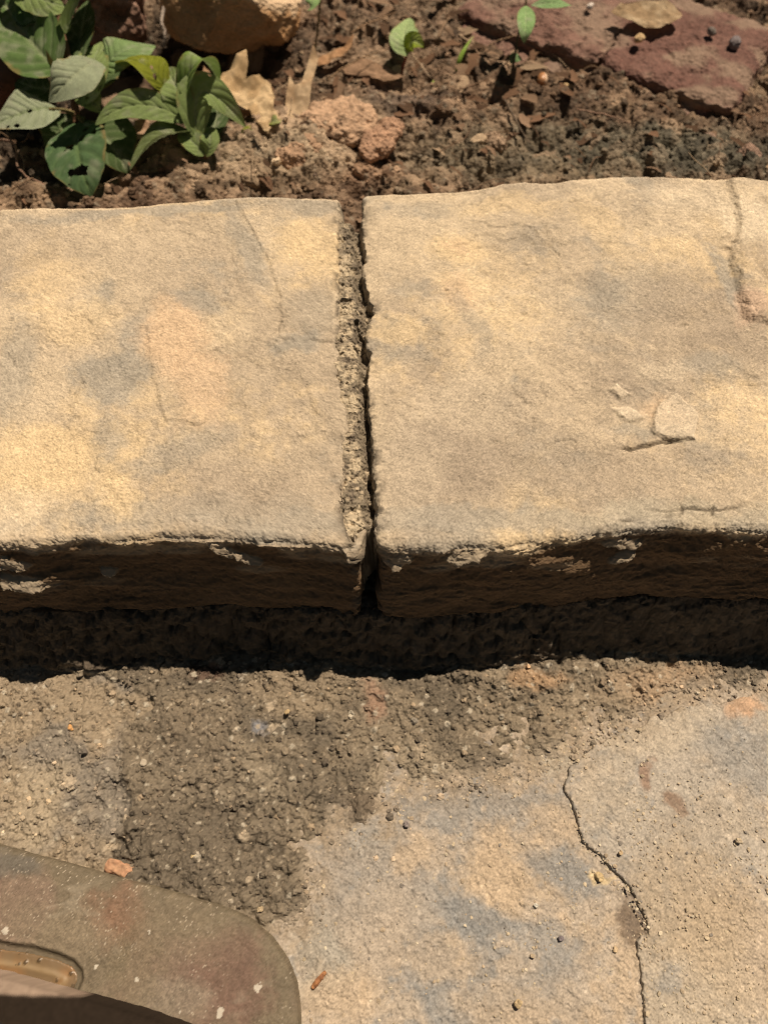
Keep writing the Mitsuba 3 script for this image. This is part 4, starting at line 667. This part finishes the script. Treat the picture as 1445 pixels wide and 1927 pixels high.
flat_leaf('dead_leaf', [(-0.1681, 0.7384), (-0.1569, 0.7560), (-0.1384, 0.7667), (-0.1358, 0.7489), (-0.1392, 0.7384), (-0.1265, 0.7401), (-0.1119, 0.7297), (-0.1084, 0.7102), (-0.1096, 0.6977), (-0.0999, 0.6765), (-0.1081, 0.6749), (-0.1125, 0.6653), (-0.1253, 0.6846), (-0.1364, 0.7060), (-0.1490, 0.7178), (-0.1615, 0.7263)], -.045, (.60, .46, .29), (.50, .36, .21), 1101, 'large pale lobed dead leaf right of the stemmed plant', .007, (.15, .2))
flat_leaf('dead_leaf_001', [(-0.0944, 0.7481), (-0.0890, 0.7289), (-0.0818, 0.7341), (-0.0804, 0.7499), (-0.0717, 0.7750), (-0.0669, 0.7641), (-0.0723, 0.7393), (-0.0733, 0.7136), (-0.0848, 0.6903), (-0.0952, 0.6903), (-0.0985, 0.7094)], -.050, (.52, .40, .27), (.42, .30, .19), 1111, 'pale pointed dead leaf between the rock and the large pale clod', .005, (.1, .3))
flat_leaf('dead_leaf_002', [(-0.0689, 0.8035), (-0.0466, 0.8111), (-0.0322, 0.8226), (-0.0341, 0.8073), (-0.0473, 0.7960), (-0.0626, 0.7849), (-0.0705, 0.7867)], -.056, (.40, .25, .145), (.34, .20, .115), 1121, 'narrow brown curled dead leaf below the tall stemmed seedling', .006, (.2, .1))
flat_leaf('dead_leaf_003', [(0.2415, 0.8453), (0.2517, 0.8572), (0.2719, 0.8592), (0.2950, 0.8612), (0.3099, 0.8552), (0.3168, 0.8433), (0.3127, 0.8335), (0.3016, 0.8276), (0.2872, 0.8218), (0.2694, 0.8257), (0.2558, 0.8354)], -.037, (.44, .35, .24), (.34, .25, .16), 1131, 'tan dead leaf lying on the red brick at the top right', .005, (0, .2))
flat_leaf('dead_leaf_004', [(-0.0438, 0.7920), (-0.0185, 0.8032), (0.0098, 0.7846), (0.0210, 0.7772), (-0.0014, 0.7717), (-0.0239, 0.7827), (-0.0408, 0.7827)], -.066, (.33, .22, .15), (.27, .18, .12), 1141, 'brown dead leaf left of the red stemmed seedling', .005, (.0, .2))
flat_leaf('dead_leaf_005', [(-0.2549, 0.7137), (-0.2466, 0.7162), (-0.2358, 0.7052), (-0.2409, 0.6927), (-0.2358, 0.6723), (-0.2420, 0.6643), (-0.2514, 0.6845)], -.070, (.48, .34, .24), (.36, .24, .16), 1151, 'pale pinkish dead leaf in the shade between the two weeds', .006)
flat_leaf('dead_leaf_006', [(-0.1944, 0.8103), (-0.1670, 0.7640), (-0.1589, 0.7374), (-0.1743, 0.7288), (-0.1799, 0.7551), (-0.1946, 0.7731)], -.078, (.34, .22, .14), (.24, .16, .10), 1161, 'brown dead leaf in the hollow under the rock', .007)

# twigs and straw
TWIGS = [([(-0.0575, 0.7608, -0.0580), (-0.0345, 0.7801, -0.0520), (-0.0059, 0.8020, -0.0540)], .0008, (.30, .20, .12), 'thin straw from the dead leaves towards the red stemmed seedling'), ([(0.0298, 0.8103, -0.0600), (0.0404, 0.7835, -0.0580), (0.0484, 0.7676, -0.0600)], .0008, (.40, .30, .21), 'pale straw leaning right of the red stemmed seedling'), ([(0.1233, 0.7331, -0.0600), (0.1303, 0.6933, -0.0560), (0.1423, 0.6598, -0.0580)], .0013, (.12, .09, .065), 'dark twig below the narrow leaved seedling'),
         ([(0.0763, 0.7480, -0.0600), (0.1027, 0.7576, -0.0560), (0.1350, 0.7921, -0.0520)], .0009, (.22, .14, .09), 'brown twig pointing from the sprout to the crumbled red brick'), ([(-0.3841, 0.6829, -0.0700), (-0.3597, 0.6613, -0.0620), (-0.3554, 0.6393, -0.0660), (-0.3243, 0.6140, -0.0700)], .0014, (.22, .14, .10), 'curved twig at the left edge under the leaves'), ([(-0.2390, 0.8825, -0.0450), (-0.2365, 0.8367, -0.0420), (-0.2322, 0.8225, -0.0460), (-0.2367, 0.8164, -0.0580)], .0020, (.26, .22, .19), 'grey crooked twig hanging left of the rock'),
         ([(0.1039, 0.8150, -0.0600), (0.1241, 0.8274, -0.0560), (0.1516, 0.8436, -0.0580)], .0008, (.24, .16, .10), 'short straw above the grass blade'), ([(0.1944, 0.7159, -0.0600), (0.2268, 0.7020, -0.0580), (0.2446, 0.6933, -0.0600)], .0008, (.28, .18, .13), 'straw under the red brick edge'), ([(-0.0360, 0.8421, -0.0560), (-0.0130, 0.8548, -0.0520), (0.0132, 0.8767, -0.0540)], .0009, (.28, .18, .11), 'straw lying up and left of the red stemmed seedling')]
for i, (pts, rad, c, lab) in enumerate(TWIGS):
    v, f = tube(pts, rad, rad * .6); v = v + .0006 * np.stack([fb(v, .008, 2, 1200 + i)] * 3, -1)
    put(num('twig'), v, f, 'earth', tinted(v, c, C(c) * .75, 1210 + i, .006), label=lab, cat='twig', group='twigs and straws in the bed')

r = np.random.default_rng(99); vs, fs, cs, n0 = [], [], [], 0
for i in range(500):
    x, y = r.uniform(-.5, .5), .53 + .52 * r.beta(1.2, 1.3)
    L, w = r.uniform(.006, .024), r.uniform(.0005, .0035) * (1 if r.uniform() < .6 else 1.6)
    if i > 400: x, y, L, w = r.uniform(-.16, .20), r.uniform(.66, .95), r.uniform(.018, .036), r.uniform(.004, .008); a = r.uniform(0, 6.3)
    z0 = SZ + .012
    t = np.linspace(-1, 1, 6); yy = C([-1, 0, 1.0])
    px = t[:, None] * L / 2 + 0 * yy; py = yy[None] * w * (1 - t[:, None] ** 2 * .7) * r.uniform(.35, 1.25, (6, 3)); pz = .0015 * np.sin(t[:, None] * 2 + a) + r.uniform(-.3, .3) * px + .3 * np.abs(py)
    v = np.stack([px * math.cos(a) - py * math.sin(a), px * math.sin(a) + py * math.cos(a), pz], -1).reshape(-1, 3) + C([x, y, z0 + r.uniform(-.002, .004)])
    f = grid_faces(6, 3) + n0; vs.append(v); fs.append(f); n0 += len(v)
    g = C([(.17, .105, .07), (.24, .165, .115), (.10, .065, .045), (.36, .27, .19)][r.choice(4, p=[.36, .24, .32, .08])]) * r.uniform(.75, 1.15); cs.append(np.broadcast_to(g, v.shape))
lv = np.vstack(vs)
lq = np.stack([lv[:, 0], lv[:, 1], 0 * lv[:, 0]], -1)
cen = np.repeat(lq.reshape(-1, 18, 3).mean(1), 18, 0); hz = soil_z(cen)[0]; lv[:, 2] += hz + .002 - (SZ + .012)
for _ in range(90):      # long straws
    x, y = r.uniform(-.48, .48), .54 + .42 * r.beta(1.2, 1.3); a, L = r.uniform(0, 6.3), r.uniform(.02, .06)
    b = r.normal(0, .3); t = np.linspace(-.5, .5, 4); pts = np.stack([x + L * (t * math.cos(a) - b * t * t * math.sin(a)), y + L * (t * math.sin(a) + b * t * t * math.cos(a)), 0 * t], -1)
    pts[:, 2] = soil_z(C([[x, y, 0.0]]))[0][0] + .0035 + .003 * r.normal(0, 1, 4)
    v, f = tube(pts, .0005, .0004, 5, 3); vs.append(v); fs.append(f + n0); n0 += len(v); lv = np.vstack([lv, v])
    cs.append(np.broadcast_to(C([(.30, .21, .14), (.20, .13, .09), (.40, .31, .22)][r.integers(3)]), v.shape))
put('leaf_litter', lv, np.vstack(fs), 'leaf_dry', np.vstack(cs), label='bits of dead leaf and straw scattered over the soil', kind='stuff', cat='leaf litter')

r = np.random.default_rng(123); n = 3400
q = np.stack([r.uniform(-.5, .5, n), .505 + .47 * r.beta(1.0, 1.4, n), np.zeros(n)], -1); s = np.minimum(.0042, .0008 + r.exponential(.0009, n))
b = ICO[1]; qz, qc = soil_z(q)
shape = b.vertices[None] * s[:, None, None] * r.uniform(.65, 1.25, (n, len(b.vertices), 1)) * C([1, 1, .8])
V = shape + np.stack([q[:, 0], q[:, 1], qz + s * .35], -1)[:, None]
F = (b.faces[None] + (np.arange(n) * len(b.vertices))[:, None, None]).reshape(-1, 3)
put('soil_crumbs', V.reshape(-1, 3), F, 'earth', np.repeat(qc * r.uniform(.75, 1.6, (n, 1)), len(b.vertices), 0), smooth=False, label='loose crumbs of earth and fine gravel on the bed', kind='stuff', cat='earth crumbs')

n = 5200
q = np.stack([r.uniform(-.30, .30, n), r.uniform(-.01, .165, n), np.zeros(n)], -1); dm = sdf(q, MORTAR); q = q[(dm > -.003 - r.exponential(.004, n)) & (sdf(q, PAVER) < -.003)]; n = len(q)
s = np.minimum(.0026, .0005 + r.exponential(.00045, n)); qz, qc = mortar_z(q)[:2]; qz = np.maximum(qz, PZ + .0002)
V = b.vertices[None] * s[:, None, None] * r.uniform(.6, 1.25, (n, len(b.vertices), 1)) * C([1, 1, .75]) + np.stack([q[:, 0], q[:, 1], qz + s * .25], -1)[:, None]
F = (b.faces[None] + (np.arange(n) * len(b.vertices))[:, None, None]).reshape(-1, 3)
tone = C([(1, 1, 1), (1.25, 1.22, 1.2), (.7, .7, .72), (1.9, 1.8, 1.7)])[r.choice(4, n, p=[.5, .25, .19, .06])]
put('mortar_crumbs', V.reshape(-1, 3), F, 'earth', np.repeat(qc * tone * r.uniform(.85, 1.15, (n, 1)), len(b.vertices), 0), smooth=False, label='loose crumbs of mortar and sand at the foot of the wall', kind='stuff', cat='mortar crumbs')
